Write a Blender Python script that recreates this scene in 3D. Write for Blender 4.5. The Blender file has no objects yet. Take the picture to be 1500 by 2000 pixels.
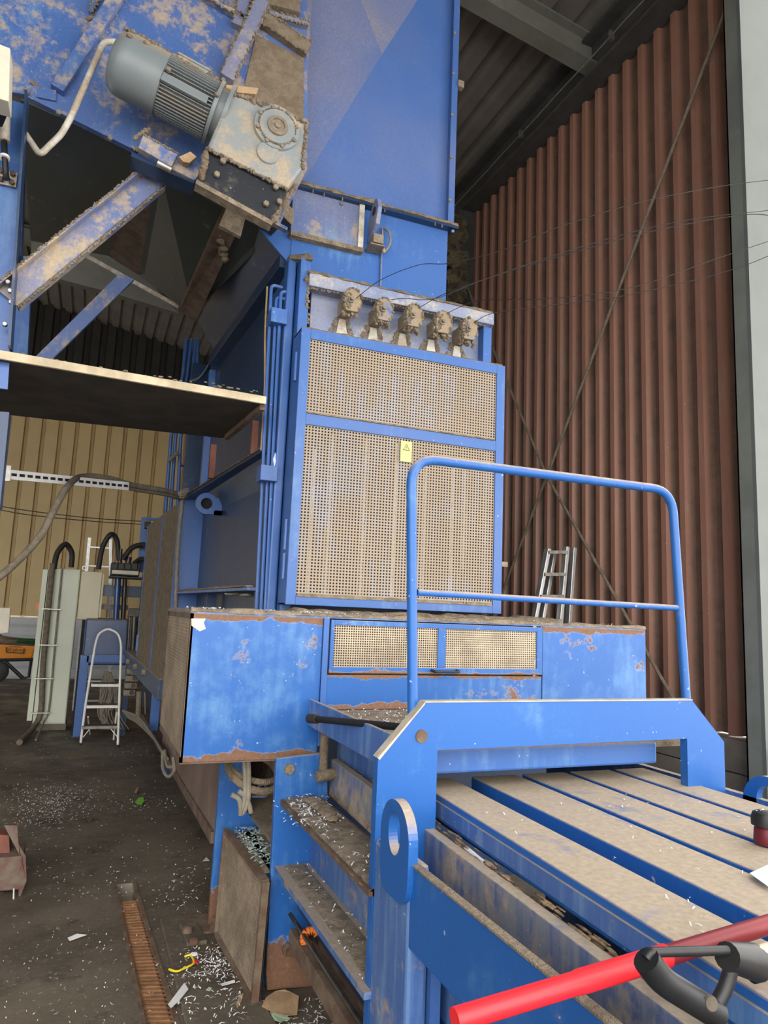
import bpy, bmesh, math, random
from mathutils import Vector, Matrix, Euler, noise
random.seed(7)
C = bpy.context.scene.collection
S = bpy.context.scene
# ------------------------------------------------------------------ camera
RW = Matrix(((0.92450848, -0.09123883, -0.37008045),
             (-0.3790549, -0.11813948, -0.91780196),
             (0.04001807, 0.98879651, -0.14380548)))     # camera -> world
F = 1395.0
EYE = Vector((0, 0, 1.6))
cd = bpy.data.cameras.new('camera'); cam = bpy.data.objects.new('camera', cd); C.objects.link(cam)
cam.matrix_world = Matrix.Translation(EYE) @ RW.to_4x4()
cd.sensor_fit = 'VERTICAL'; cd.sensor_height = 24.0; cd.lens = 24.0 * F / 2000.0
cd.clip_start = .02; cd.clip_end = 200
S.camera = cam
# ------------------------------------------------------------------ world, exposure
w = bpy.data.worlds.new('world'); S.world = w; w.use_nodes = True
bgn = w.node_tree.nodes['Background']; bgn.inputs[0].default_value = (1, .975, .94, 1); bgn.inputs[1].default_value = 3.2
S.view_settings.view_transform = 'Standard'; S.view_settings.look = 'None'
S.view_settings.exposure = 0.48; S.view_settings.gamma = 1; S.view_settings.use_curve_mapping = False
sd = bpy.data.lights.new('sun', 'SUN'); sun = bpy.data.objects.new('sun', sd); C.objects.link(sun)
sd.energy = 1.0; sd.angle = math.radians(50); sd.color = (1, .95, .87)
sun.rotation_euler = Vector((.25, .90, -.40)).to_track_quat('-Z', 'Y').to_euler()
S.cycles.max_bounces = 8; S.cycles.diffuse_bounces = 5

def at(px, py, X=None, Y=None, Z=None):
    """point of the photograph's pixel frame on a real plane of the hall"""
    d = RW @ Vector((px - 750, -(py - 1000), -F))
    if X is not None: t = (X - EYE.x) / d.x
    elif Y is not None: t = (Y - EYE.y) / d.y
    else: t = (Z - EYE.z) / d.z
    return EYE + d * t

# ------------------------------------------------------------------ materials
def new_mat(name):
    m = bpy.data.materials.new(name); m.use_nodes = True
    nt = m.node_tree; return m, nt, nt.nodes, nt.links, nt.nodes['Principled BSDF']
def nnoise(nt, scale, detail=4, rough=.6, stretch=None):
    g = nt.nodes.new('ShaderNodeNewGeometry'); n = nt.nodes.new('ShaderNodeTexNoise')
    n.inputs['Scale'].default_value = scale; n.inputs['Detail'].default_value = detail; n.inputs['Roughness'].default_value = rough
    src = g.outputs['Position']
    if stretch:
        v = nt.nodes.new('ShaderNodeVectorMath'); v.operation = 'MULTIPLY'; v.inputs[1].default_value = stretch
        nt.links.new(src, v.inputs[0]); src = v.outputs[0]
    nt.links.new(src, n.inputs['Vector']); return n.outputs['Fac']
def ramp(nt, src, a, b, lo=0., hi=1.):
    r = nt.nodes.new('ShaderNodeMapRange'); r.interpolation_type = 'SMOOTHSTEP'
    for k, v in zip(('From Min', 'From Max', 'To Min', 'To Max'), (a, b, lo, hi)): r.inputs[k].default_value = v
    nt.links.new(src, r.inputs['Value']); return r.outputs[0]
def mth(nt, op, a, b=None):
    m = nt.nodes.new('ShaderNodeMath'); m.operation = op
    for i, v in enumerate((a, b)):
        if v is None: continue
        if isinstance(v, (int, float)): m.inputs[i].default_value = v
        else: nt.links.new(v, m.inputs[i])
    return m.outputs[0]
def mixc(nt, f, a, b):
    m = nt.nodes.new('ShaderNodeMix'); m.data_type = 'RGBA'
    if isinstance(f, (int, float)): m.inputs[0].default_value = f
    else: nt.links.new(f, m.inputs[0])
    for i, v in ((6, a), (7, b)):
        if isinstance(v, tuple): m.inputs[i].default_value = (*v, 1)
        else: nt.links.new(v, m.inputs[i])
    return m.outputs[2]
def bump(nt, p, h, strength, dist=.01):
    b = nt.nodes.new('ShaderNodeBump'); b.inputs['Strength'].default_value = strength; b.inputs['Distance'].default_value = dist
    nt.links.new(h, b.inputs['Height']); nt.links.new(b.outputs[0], p.inputs['Normal'])
BLUE = (.014, .108, .385); BLUE2 = (.11, .26, .50); DUST = (.40, .32, .225); DUST2 = (.24, .18, .12); RUST = (.14, .072, .042)
def paint(name, base=BLUE, base2=BLUE2, wear=.4, rust=.1, dust=.1, top=.9, rough=.42, metal=0., edges=(), streak=.3, spec=True, rustc=RUST, dustc=DUST, veil=0., valley=None):
    m, nt, N, L, p = new_mat(name)
    big = nnoise(nt, 2.3, 7, .68); st = nnoise(nt, 1, 5, .6, (26, 26, 2.2)); fine = nnoise(nt, 60, 4, .6)
    mixn = mth(nt, 'ADD', mth(nt, 'MULTIPLY', big, 1 - streak), mth(nt, 'MULTIPLY', st, streak))
    c = mixc(nt, ramp(nt, mixn, .62 - .25 * wear, .80 - .2 * wear), base, base2)
    c = mixc(nt, ramp(nt, nnoise(nt, 1.1, 3), .35, .7, 0, .35), c, tuple(x * .72 for x in base))
    if spec: c = mixc(nt, ramp(nt, nnoise(nt, 48, 2, .5), .735, .76, 0, .55), c, (.55, .57, .6))
    rn = nnoise(nt, 5.5, 9, .66); rsum = rn
    if edges:
        g = N.new('ShaderNodeNewGeometry'); sx = N.new('ShaderNodeSeparateXYZ'); L.new(g.outputs['Position'], sx.inputs[0])
        for z0, wd, amt in edges:
            d = mth(nt, 'ABSOLUTE', mth(nt, 'SUBTRACT', sx.outputs[2], z0))
            rsum = mth(nt, 'ADD', rsum, ramp(nt, d, 0, wd, amt, 0))
    thr = .80 - .30 * rust
    rf = ramp(nt, rsum, thr, thr + .02)
    c = mixc(nt, ramp(nt, rsum, thr - .025, thr - .005, 0, .30), c, (.40, .36, .32))
    rc = mixc(nt, fine, tuple(x * .55 for x in rustc), tuple(min(1, x * 1.7) for x in rustc))
    c = mixc(nt, rf, c, rc)
    g = N.new('ShaderNodeNewGeometry'); sx = N.new('ShaderNodeSeparateXYZ'); L.new(g.outputs['Normal'], sx.inputs[0])
    dn = nnoise(nt, 5.5, 9, .74)
    nz = ramp(nt, sx.outputs[2], .12, .75, 0, top)
    dl = mth(nt, 'MULTIPLY', ramp(nt, dn, .66 - .36 * dust, .80 - .30 * dust), min(1, dust * 1.5))
    tf = mth(nt, 'MULTIPLY', nz, ramp(nt, dn, .30, .46, .55, 1))
    df = mth(nt, 'MAXIMUM', dl, tf)
    if veil:
        vn = ramp(nt, nnoise(nt, .9, 3, .5), .32, .68, veil * .45, veil * 1.15)
        vn = mth(nt, 'MULTIPLY', vn, ramp(nt, nnoise(nt, 150, 2, .7), .3, .6, .7, 1.1))
        df = mth(nt, 'MAXIMUM', df, vn)
    dc = mixc(nt, fine, tuple(x * .6 for x in dustc), tuple(min(1, x * 1.3) for x in dustc))
    c = mixc(nt, df, c, dc)
    if valley:      # dark brown mixed in toward the troughs of the cladding
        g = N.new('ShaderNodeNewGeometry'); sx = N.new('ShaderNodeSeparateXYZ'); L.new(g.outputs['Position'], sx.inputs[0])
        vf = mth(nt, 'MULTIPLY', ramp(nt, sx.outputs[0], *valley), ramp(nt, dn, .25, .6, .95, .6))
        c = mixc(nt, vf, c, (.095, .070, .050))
    L.new(c, p.inputs['Base Color'])
    rr = mth(nt, 'MAXIMUM', mth(nt, 'MAXIMUM', mth(nt, 'MULTIPLY', df, .9), mth(nt, 'MULTIPLY', rf, .85)), rough)
    L.new(rr, p.inputs['Roughness']); p.inputs['Metallic'].default_value = metal
    bump(nt, p, mth(nt, 'ADD', mth(nt, 'MULTIPLY', fine, .4), mth(nt, 'ADD', rf, df)), .25, .004)
    return m
def flat(name, c, rough=.6, metal=0., var=.25, scale=8, c2=None, bmp=.1, bscale=60, dist=.004):
    m, nt, N, L, p = new_mat(name)
    c2 = c2 or tuple(x * (1 - var) for x in c)
    L.new(mixc(nt, ramp(nt, nnoise(nt, scale, 6, .65), .35, .65), c, c2), p.inputs['Base Color'])
    p.inputs['Roughness'].default_value = rough; p.inputs['Metallic'].default_value = metal
    if bmp: bump(nt, p, nnoise(nt, bscale, 4, .7), bmp, dist)
    return m
M = {}
M['blue'] = paint('blue_paint', wear=.45, rust=.22, dust=.12, veil=.10)
M['blue_arch'] = paint('blue_paint_arch', wear=.42, rust=.16, dust=.10, streak=.15)
M['blue_box'] = paint('blue_paint_guard', wear=.62, rust=.53, dust=.05, streak=.2, edges=((1.575, .05, .26), (.935, .07, .30)), rustc=(.17, .09, .055))
M['blue_hatch'] = paint('blue_paint_hatch', wear=.5, rust=.60, dust=.08, streak=.4, edges=((1.15, .06, .30), (1.315, .03, .22)), rustc=(.18, .095, .06))
M['blue_lid'] = paint('blue_paint_lid', wear=.35, rust=.12, dust=.16, top=.97)
M['blue_dusty'] = paint('blue_paint_dusty', wear=.6, rust=.1, dust=.55, veil=.52)
M['blue_ash'] = paint('blue_paint_ash', wear=.6, rust=.05, dust=.6, veil=.95, dustc=(.46, .42, .37))
M['blue_caked'] = paint('blue_paint_caked', wear=.3, rust=.1, dust=1.0, veil=.45, dustc=(.30, .235, .16))
M['blue_duct'] = paint('blue_paint_duct', wear=.2, rust=.0, dust=.06, streak=.1, spec=False, veil=.20)
M['blue_duct_mid'] = paint('blue_paint_duct_grey', wear=.2, rust=.0, dust=.08, streak=.1, spec=False, veil=.38)
M['blue_duct_top'] = paint('blue_paint_duct_dusted', wear=.2, rust=.0, dust=.12, streak=.0, spec=False, veil=.58)
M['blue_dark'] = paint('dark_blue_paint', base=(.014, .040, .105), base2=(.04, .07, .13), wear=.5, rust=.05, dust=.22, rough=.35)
M['blue_worn'] = paint('blue_paint_worn', wear=.75, rust=.46, dust=.42, streak=.6, veil=.12)
M['blue_beam'] = paint('blue_paint_streaked', base=(.03, .09, .28), base2=(.22, .25, .27), wear=1., rust=.55, dust=.62, streak=.75, veil=.22, edges=((.79, .05, .2), (.95, .02, .12)))
M['blue_rusty'] = paint('blue_paint_rusty', wear=.6, rust=.42, dust=.25, edges=((.0, .34, .5),))
M['blue_conv'] = paint('blue_paint_conveyor', wear=.45, rust=.05, dust=.61, streak=.35, veil=.20)
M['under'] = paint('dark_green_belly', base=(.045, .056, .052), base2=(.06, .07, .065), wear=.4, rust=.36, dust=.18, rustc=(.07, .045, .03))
M['rustplate'] = flat('rusty_plate', (.10, .055, .035), .9, 0, .5, 9, c2=(.16, .12, .085), bmp=.4)
M['pinkplate'] = flat('dusty_red_brown_plate', (.20, .14, .115), .9, 0, .3, 4, bmp=.3)
M['dust'] = flat('dust', DUST, 1, 0, .45, 22, bmp=1., bscale=90, dist=.02)
M['dust_dark'] = flat('dust_dark', DUST2, 1, 0, .4, 14, c2=(.34, .27, .19), bmp=1., bscale=70, dist=.03)
M['bracketblack'] = paint('black_bracket_paint', base=(.012, .015, .022), base2=(.03, .03, .035), wear=.3, rust=.15, dust=.2)
M['brace'] = paint('blue_brace_caked', wear=.4, rust=0, dust=.68, veil=.5)
M['rod'] = flat('pale_steel_rod', (.85, .84, .80), .3, .3, .1, 5)
M['innerwall'] = flat('dusty_inner_wall', (.13, .105, .08), .9, 0, .4, 4, c2=(.05, .07, .13), bmp=.4)
M['mesh'] = paint('dusty_screen', base=(.33, .265, .195), base2=(.33, .34, .39), wear=.66, rust=.25, dust=.25, top=.3, rough=.8, spec=False, streak=.45, rustc=(.22, .14, .08))
M['mesh_dark'] = flat('dusty_side_screen', (.30, .235, .17), .9, 0, .4, 6, bmp=.3)
M['mesh_hatch'] = flat('hatch_screen', (.50, .42, .31), .8, 0, .3, 6, bmp=.3)
M['black'] = flat('black_void', (.012, .012, .014), .8, 0, .3)
M['blackplastic'] = flat('black_plastic', (.011, .012, .013), .5, 0, .3, 20)
M['rubber'] = flat('dusty_rubber', (.10, .085, .065), .85, 0, .5, 20)
M['hose'] = flat('dusty_hose', (.20, .165, .12), .9, 0, .4, 20)
M['rubberblack'] = flat('black_rubber_hose', (.025, .022, .02), .6, 0, .4, 14)
M['cable'] = flat('dusty_cable', (.26, .23, .18), .8, 0, .3, 20)
M['grey'] = paint('grey_motor_paint', base=(.165, .20, .22), base2=(.20, .235, .25), wear=.4, rust=0, dust=.22, top=1., spec=False, veil=.08)
M['greydust'] = paint('grey_paint_dusty', base=(.21, .26, .285), base2=(.26, .30, .31), wear=.4, rust=.0, dust=.62, veil=.3, spec=False)
M['cream'] = flat('cream_paint', (.62, .58, .46), .5, 0, .12, 8)
M['green'] = paint('pale_green_cabinet', base=(.62, .66, .54), base2=(.66, .68, .57), wear=.4, rust=.1, dust=.18, top=.5, spec=False, rough=.5)
M['cabbeige'] = paint('beige_cabinet', base=(.60, .55, .38), base2=(.64, .58, .42), wear=.4, rust=.1, dust=.12, top=.5, spec=False)
M['alu'] = flat('aluminium', (.62, .62, .61), .38, .7, .2, 20)
M['aludirty'] = flat('dirty_aluminium', (.34, .31, .27), .6, .3, .5, 14)
M['white'] = flat('white_paint', (.84, .83, .80), .5, 0, .15, 10)
M['whitepipe'] = flat('dusty_white_pipe', (.60, .58, .52), .6, 0, .45, 12, c2=(.36, .29, .21))
M['steel'] = flat('steel', (.45, .43, .40), .4, .8, .3, 20)
M['bolt'] = flat('dusty_bolt', (.28, .23, .17), .7, .3, .3, 40)
M['wood'] = flat('pale_timber_edge', (.58, .48, .33), .85, 0, .35, 6, bmp=.5)
M['woodunder'] = flat('dark_plywood', (.028, .022, .017), .9, 0, .4, 5, c2=(.055, .042, .03), bmp=.5)
M['card'] = flat('brown_cardboard', (.50, .34, .19), .9, 0, .25, 14)
M['cardedge'] = flat('packed_cardboard', (.42, .28, .15), .9, 0, .6, 30, c2=(.10, .07, .045), bmp=.8)
M['redoxide'] = flat('red_oxide_steel', (.26, .095, .065), .7, 0, .3, 12)
M['redsteel'] = flat('dusty_red_steel', (.16, .075, .06), .85, 0, .4, 9, c2=(.20, .165, .13), bmp=.5)
M['red'] = flat('red_plastic', (.80, .02, .03), .42, 0, .08, 5)
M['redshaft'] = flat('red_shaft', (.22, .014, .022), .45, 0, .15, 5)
M['darkred'] = flat('dark_red_plastic', (.12, .008, .016), .5, 0, .2, 5)
M['orange'] = flat('orange_plastic', (.85, .20, .03), .5, 0, .1)
M['barrow'] = flat('orange_tub', (.78, .28, .025), .5, 0, .12)
M['paper'] = flat('white_paper', (.80, .80, .80), .8, 0, .06)
M['bluepaper'] = flat('pale_blue_paper', (.62, .72, .85), .8, 0, .06)
M['lime'] = flat('lime_green_plastic', (.25, .68, .08), .5, 0, .1)
M['palegreen'] = flat('pale_green_paper', (.48, .62, .42), .8, 0, .1)
M['yellow'] = flat('yellow_strap', (.80, .66, .03), .5, 0, .1)
M['label'] = flat('yellow_label', (.80, .74, .22), .5, 0, .05)
M['ink'] = flat('black_ink', (.01, .01, .01), .6, 0, .05)
M['glove'] = flat('dusty_glove', (.23, .18, .13), .95, 0, .35, 18, bmp=.8)
M['beam'] = flat('dark_grey_steel_beam', (.075, .074, .07), .6, 0, .3, 5)
M['rafter'] = flat('grey_green_rafter', (.20, .20, .17), .6, 0, .2, 3)
M['deck'] = flat('roof_deck', (.20, .18, .155), .7, 0, .25, 2)
M['column'] = flat('grey_green_column', (.20, .215, .19), .6, 0, .2, 3)
M['columnlight'] = flat('light_grey_column', (.135, .15, .14), .5, 0, .1, 3)
M['plinth'] = flat('dusty_concrete', (.22, .19, .15), .95, 0, .35, 3, bmp=.6)
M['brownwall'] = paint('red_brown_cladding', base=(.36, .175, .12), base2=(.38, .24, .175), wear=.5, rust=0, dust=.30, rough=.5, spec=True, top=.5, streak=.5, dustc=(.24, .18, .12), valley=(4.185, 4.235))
M['yellowwall'] = paint('mustard_cladding', base=(.66, .49, .225), base2=(.72, .56, .29), wear=.4, rust=0, dust=.16, rough=.5, spec=False, top=.3, streak=.5)
M['darkwall'] = flat('dark_brown_cladding', (.035, .03, .025), .7, 0, .3, 3)
M['whitewall'] = flat('white_panel_cladding', (.55, .57, .60), .5, 0, .1, 2)
M['insul'] = flat('yellowed_fluff', (.30, .25, .14), 1, 0, .6, 9, c2=(.10, .085, .06), bmp=1., bscale=40, dist=.05)
M['gratrust'] = flat('rusty_grating', (.30, .15, .07), .9, 0, .4, 12, bmp=.4)
M['tank'] = paint('blue_oily_tank', base=(.022, .06, .17), base2=(.05, .11, .24), wear=.5, rust=.1, dust=.2, rough=.25)
M['oily'] = flat('oily_dark_metal', (.03, .027, .024), .35, .4, .5, 12, c2=(.08, .065, .05))
M['chrome'] = flat('polished_rod', (.75, .74, .70), .22, .9, .1, 5)
# floor
def floor_mat():
    m, nt, N, L, p = new_mat('dirty_concrete_floor')
    c = mixc(nt, ramp(nt, nnoise(nt, .55, 8, .7), .35, .66), (.085, .068, .050), (.175, .145, .108))
    c = mixc(nt, ramp(nt, nnoise(nt, 2.6, 9, .72), .52, .66, 0, .8), c, (.045, .035, .026))
    c = mixc(nt, ramp(nt, nnoise(nt, 34, 4, .6), .56, .72, 0, .7), c, (.24, .205, .16))
    c = mixc(nt, ramp(nt, nnoise(nt, 1, 5, .6, (1.2, 16, 1)), .60, .70, 0, .4), c, (.17, .15, .12))
    L.new(c, p.inputs['Base Color'])
    L.new(ramp(nt, nnoise(nt, 1.8, 5), .35, .6, .45, .9), p.inputs['Roughness'])
    bump(nt, p, nnoise(nt, 55, 5, .7), .45, .008); return m
M['floor'] = floor_mat()

# ------------------------------------------------------------------ mesh building
ORG = {}
class MB:
    def __init__(s): s.v = []; s.f = []; s.sm = False
    def add(s, vs, fs):
        k = len(s.v); s.v += [Vector(v) for v in vs]; s.f += [tuple(i + k for i in f) for f in fs]; return s
    def hexa(s, b, t):          # b, t: four corners each, same winding
        return s.add(list(b) + list(t), [(3, 2, 1, 0), (4, 5, 6, 7), (0, 1, 5, 4), (1, 2, 6, 5), (2, 3, 7, 6), (3, 0, 4, 7)])
    def box(s, x0, x1, y0, y1, z0, z1):
        return s.hexa([(x0, y0, z0), (x1, y0, z0), (x1, y1, z0), (x0, y1, z0)], [(x0, y0, z1), (x1, y0, z1), (x1, y1, z1), (x0, y1, z1)])
    def prism(s, pts, d):       # polygon extruded by vector d
        pts = [Vector(p) for p in pts]; d = Vector(d); n = len(pts)
        s.add(pts + [p + d for p in pts], [tuple(range(n - 1, -1, -1)), tuple(range(n, 2 * n))] + [(i, (i + 1) % n, (i + 1) % n + n, i + n) for i in range(n)]); return s
    def bar(s, a, b, w, h, up=(0, 0, 1)):   # rectangular bar between two points
        a = Vector(a); b = Vector(b); d = (b - a).normalized(); sd_ = d.cross(Vector(up)).normalized(); u = sd_.cross(d)
        q = [sd_ * (-w / 2) - u * h / 2, sd_ * (w / 2) - u * h / 2, sd_ * (w / 2) + u * h / 2, sd_ * (-w / 2) + u * h / 2]
        return s.hexa([a + x for x in q], [b + x for x in q])
    def tube(s, pts, r, n=10, caps=True, closed=False):
        pts = [Vector(p) for p in pts]; s.sm = True
        rr = r if isinstance(r, (list, tuple)) else [r] * len(pts)
        T = []
        for i in range(len(pts)):
            a = pts[i - 1] if (i or closed) else pts[0]; b = pts[(i + 1) % len(pts)] if (i < len(pts) - 1 or closed) else pts[-1]
            T.append((b - a).normalized())
        u = T[0].orthogonal().normalized(); vs = []
        for i, p in enumerate(pts):
            u = (u - T[i] * u.dot(T[i]))
            if u.length < 1e-5: u = T[i].orthogonal()
            u.normalize(); v = T[i].cross(u)
            for k in range(n):
                a = 2 * math.pi * k / n; vs.append(p + (u * math.cos(a) + v * math.sin(a)) * rr[i])
        fs = []; m = len(pts)
        for i in range(m if closed else m - 1):
            j = (i + 1) % m
            for k in range(n): fs.append((i * n + k, i * n + (k + 1) % n, j * n + (k + 1) % n, j * n + k))
        if caps and not closed: fs += [tuple(range(n - 1, -1, -1)), tuple(range((m - 1) * n, m * n))]
        return s.add(vs, fs)
    def lathe(s, o, ax, prof, n=28):   # prof: list of (distance along ax, radius)
        o = Vector(o); ax = Vector(ax).normalized(); u = ax.orthogonal().normalized(); v = ax.cross(u); vs = []; s.sm = True
        for d, r in prof:
            for k in range(n):
                a = 2 * math.pi * k / n; vs.append(o + ax * d + (u * math.cos(a) + v * math.sin(a)) * max(r, 1e-4))
        fs = [(i * n + k, i * n + (k + 1) % n, (i + 1) * n + (k + 1) % n, (i + 1) * n + k) for i in range(len(prof) - 1) for k in range(n)]
        fs += [tuple(range(n - 1, -1, -1)), tuple(range((len(prof) - 1) * n, len(prof) * n))]
        return s.add(vs, fs)
    def ring(s, c, ax, ro, ri, th, n=32):
        return s.lathe_open(c, ax, [(-th / 2, ri), (-th / 2, ro), (th / 2, ro), (th / 2, ri)], n)
    def lathe_open(s, o, ax, prof, n):
        o = Vector(o); ax = Vector(ax).normalized(); u = ax.orthogonal().normalized(); v = ax.cross(u); vs = []; s.sm = True
        for d, r in prof:
            for k in range(n):
                a = 2 * math.pi * k / n; vs.append(o + ax * d + (u * math.cos(a) + v * math.sin(a)) * r)
        m = len(prof)
        fs = [(i * n + k, i * n + (k + 1) % n, ((i + 1) % m) * n + (k + 1) % n, ((i + 1) % m) * n + k) for i in range(m) for k in range(n)]
        return s.add(vs, fs)
    def quad(s, a, b, c, d): return s.add([a, b, c, d], [(0, 1, 2, 3)])
    def lattice(s, o, ux, uy, W, H, nx, ny, bw, th=.0015):   # perforated sheet: crossing strips
        o = Vector(o); ux = Vector(ux).normalized(); uy = Vector(uy).normalized(); n = ux.cross(uy)
        px, py = W / nx, H / ny
        for i in range(nx + 1):
            a = o + ux * (px * i - bw * px / 2); q = [a, a + ux * bw * px, a + ux * bw * px + uy * H, a + uy * H]; s.prism(q, n * th)
        for j in range(ny + 1):
            a = o + uy * (py * j - bw * py / 2) + n * .0003; q = [a, a + ux * W, a + ux * W + uy * bw * py, a + uy * bw * py]; s.prism(q, n * th)
        return s
def lump(mb, p, r, n=1, sq=(1, 1, 1)):     # rough clod
    bm = bmesh.new(); bmesh.ops.create_icosphere(bm, subdivisions=n, radius=1)
    sd_ = Vector((random.random() * 50, random.random() * 50, 3))
    vs = []
    for v in bm.verts:
        k = 1 + .55 * noise.noise(v.co * 2.1 + sd_)
        vs.append(Vector(p) + Vector((v.co.x * sq[0], v.co.y * sq[1], v.co.z * sq[2])) * r * k)
    mb.add(vs, [tuple(v.index for v in f.verts) for f in bm.faces]); bm.free(); return mb
def fluff(mb, a, b, r, n, sq=(1, 1, 1), jit=.6):   # a line of clods
    a = Vector(a); b = Vector(b)
    n = int(n * 2.2); r *= .72
    for i in range(n):
        t = (i + random.random() * .8) / n
        p = a.lerp(b, t) + Vector([random.uniform(-1, 1) * r * jit for _ in range(3)])
        lump(mb, p, r * random.uniform(.6, 1.25), 1, sq)
    return mb
def strip(mb, a, b, w, h, seg=None, side=(0, 1, 0), amp=.35):   # uneven layer of dust lying on an edge
    a = Vector(a); b = Vector(b); L_ = (b - a).length; seg = seg or max(6, int(L_ / .035)); sv = Vector(side).normalized() * w / 2
    u = Vector((0, 0, 1)); vs = []; sd_ = random.random() * 99
    for i in range(seg + 1):
        t = i / seg; p = a.lerp(b, t); k1 = 1 + amp * 2.2 * noise.noise(Vector((t * L_ * 14, sd_, 0))); k2 = 1 + amp * noise.noise(Vector((t * L_ * 22, sd_, 5)))
        vs += [p - sv * k2 - u * h * .35 * k1, p - sv * .7 * k2 + u * h * .8 * k1, p + sv * .7 + u * h * k1, p + sv - u * h * .3]
    fs = []
    for i in range(seg):
        for k in range(4): fs.append((i * 4 + k, i * 4 + (k + 1) % 4, i * 4 + 4 + (k + 1) % 4, i * 4 + 4 + k))
    fs += [(3, 2, 1, 0), tuple(seg * 4 + k for k in range(4))]
    return mb.add(vs, fs)
def corners(pts, r=.05, n=5):   # round the corners of a path
    pts = [Vector(p) for p in pts]; out = [pts[0]]
    for i in range(1, len(pts) - 1):
        p = pts[i]; a = (pts[i - 1] - p); b = (pts[i + 1] - p); q = min(r, a.length * .45, b.length * .45)
        A = p + a.normalized() * q; B = p + b.normalized() * q
        for k in range(n + 1):
            t = k / n; out.append(A * (1 - t) ** 2 + p * 2 * t * (1 - t) + B * t * t)
    out.append(pts[-1]); return out
def spline(pts, n=8):
    pts = [Vector(p) for p in pts]; P = [pts[0] * 2 - pts[1]] + pts + [pts[-1] * 2 - pts[-2]]; out = []
    for i in range(1, len(P) - 2):
        for k in range(n):
            t = k / n; a, b, c, d = P[i - 1:i + 3]
            out.append(.5 * ((2 * b) + (c - a) * t + (2 * a - 5 * b + 4 * c - d) * t * t + (3 * b - a - 3 * c + d) * t ** 3))
    out.append(pts[-1]); return out
def part(name, mb, mat, parent=None, bev=.0, smooth=None, label=None, loc=None):
    me = bpy.data.meshes.new(name)
    o = bpy.data.objects.new(name, me); C.objects.link(o)
    org = ORG[parent.name] if parent else Vector(loc if loc is not None else mid_base(mb.v))
    me.from_pydata([v - org for v in mb.v], [], mb.f)
    bm = bmesh.new(); bm.from_mesh(me); bmesh.ops.recalc_face_normals(bm, faces=bm.faces); bm.to_mesh(me); bm.free()
    me.materials.append(M[mat] if isinstance(mat, str) else mat)
    if parent: o.parent = parent
    else: o.location = org
    ORG[o.name] = org
    if mb.sm or name.startswith(('dust_', 'debris')) if smooth is None else smooth:
        me.polygons.foreach_set('use_smooth', [True] * len(me.polygons)); me.set_sharp_from_angle(angle=math.radians(80 if name.startswith(('dust_', 'debris')) else 38))
    if bev:
        b = o.modifiers.new('bevel', 'BEVEL'); b.width = bev; b.segments = 2; b.limit_method = 'ANGLE'
    if label: o['label'] = label
    if parent and name in ('dust_layer', 'dust_crust', 'debris_crust', 'litter', 'paper_flecks', 'packed_cardboard', 'cable_bundle', 'rubbish'): o['kind'] = 'stuff'
    return o
def skew(mb, k, y0=2.2):
    for v in mb.v: v.x -= k * (y0 - v.y)
    return mb
def mid_base(vs):
    xs = [v.x for v in vs]; ys = [v.y for v in vs]; zs = [v.z for v in vs]
    return ((min(xs) + max(xs)) / 2, (min(ys) + max(ys)) / 2, min(zs))
def thing(name, label, cat, loc, group=None):
    o = bpy.data.objects.new(name, None); C.objects.link(o); o.location = loc; o.empty_display_size = .1
    ORG[o.name] = Vector(loc); return tag(o, label, cat, group)
def tag(o, label, cat, group=None, kind=None):
    o['label'] = label; o['category'] = cat
    if group: o['group'] = group
    if kind: o['kind'] = kind
    return o
def struct(name, mb, mat, **k):
    o = part(name, mb, mat, None, loc=(0, 0, 0), **k); o['kind'] = 'structure'; return o
def bolts(name, pts, ax, r, h, mat, parent, n=6):
    for p in pts: part(name, MB().lathe(Vector(p), ax, [(0, r), (h * .8, r), (h, r * .8)], n), mat, parent, smooth=False)
R = math.radians
exec_order = None
#==STRUCTURE==
# ------------------------------------------------------------------ the hall
XW = 4.2; ZE = 6.85; YB = 17.0
# floor with the drain trench left open in it
D0 = at(224, 1728, Z=0); D1 = at(262, 1724, Z=0); D2 = at(350, 2010, Z=0); D3 = at(283, 2010, Z=0)
ux = (D1 - D0); 
fl = MB()
O = [Vector((-9, -6, 0)), Vector((8, -6, 0)), Vector((8, 18, 0)), Vector((-9, 18, 0))]
D3b = D3 + (D3 - D0) * .6; D2b = D2 + (D2 - D1) * .6
I = [D3b, D2b, D1, D0]
for i in range(4): fl.quad(O[i], O[(i + 1) % 4], I[(i + 1) % 4], I[i])
struct('floor', fl, 'floor')
def corrug(mb, p0, along, up, depth, L_, H, pitch, prof):    # prof: [(fraction, depth fraction)]
    p0 = Vector(p0); al = Vector(along).normalized(); up = Vector(up).normalized(); dp = Vector(depth)
    pts = []; n = int(L_ / pitch)
    for i in range(n):
        for f, d in prof: pts.append(p0 + al * (pitch * (i + f)) + dp * d)
    k = len(pts); mb.add(pts + [p + up * H for p in pts], [(i, i + 1, i + 1 + k, i + k) for i in range(k - 1)]); return mb
PROF = [(0, 0), (.44, 0), (.58, 1), (.84, 1), (.96, 0)]
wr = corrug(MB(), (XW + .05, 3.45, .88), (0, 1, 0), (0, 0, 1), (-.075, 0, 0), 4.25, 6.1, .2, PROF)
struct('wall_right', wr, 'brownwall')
wr2 = MB()
wr2.box(XW + .0, XW + .08, 7.65, 17, 0, 7.1)
for k in range(30): wr2.box(XW - .03, XW + .0, 7.7, 17, .2 + k * .23, .2 + k * .23 + .20)
struct('wall_right_rear', wr2, 'darkwall')
bp = MB()
for k in range(4): bp.box(XW - .12, XW + .08, 3.2, 8.2, k * .22, k * .22 + .212)
struct('baseboard_right', bp, 'plinth', bev=.006)
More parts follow.
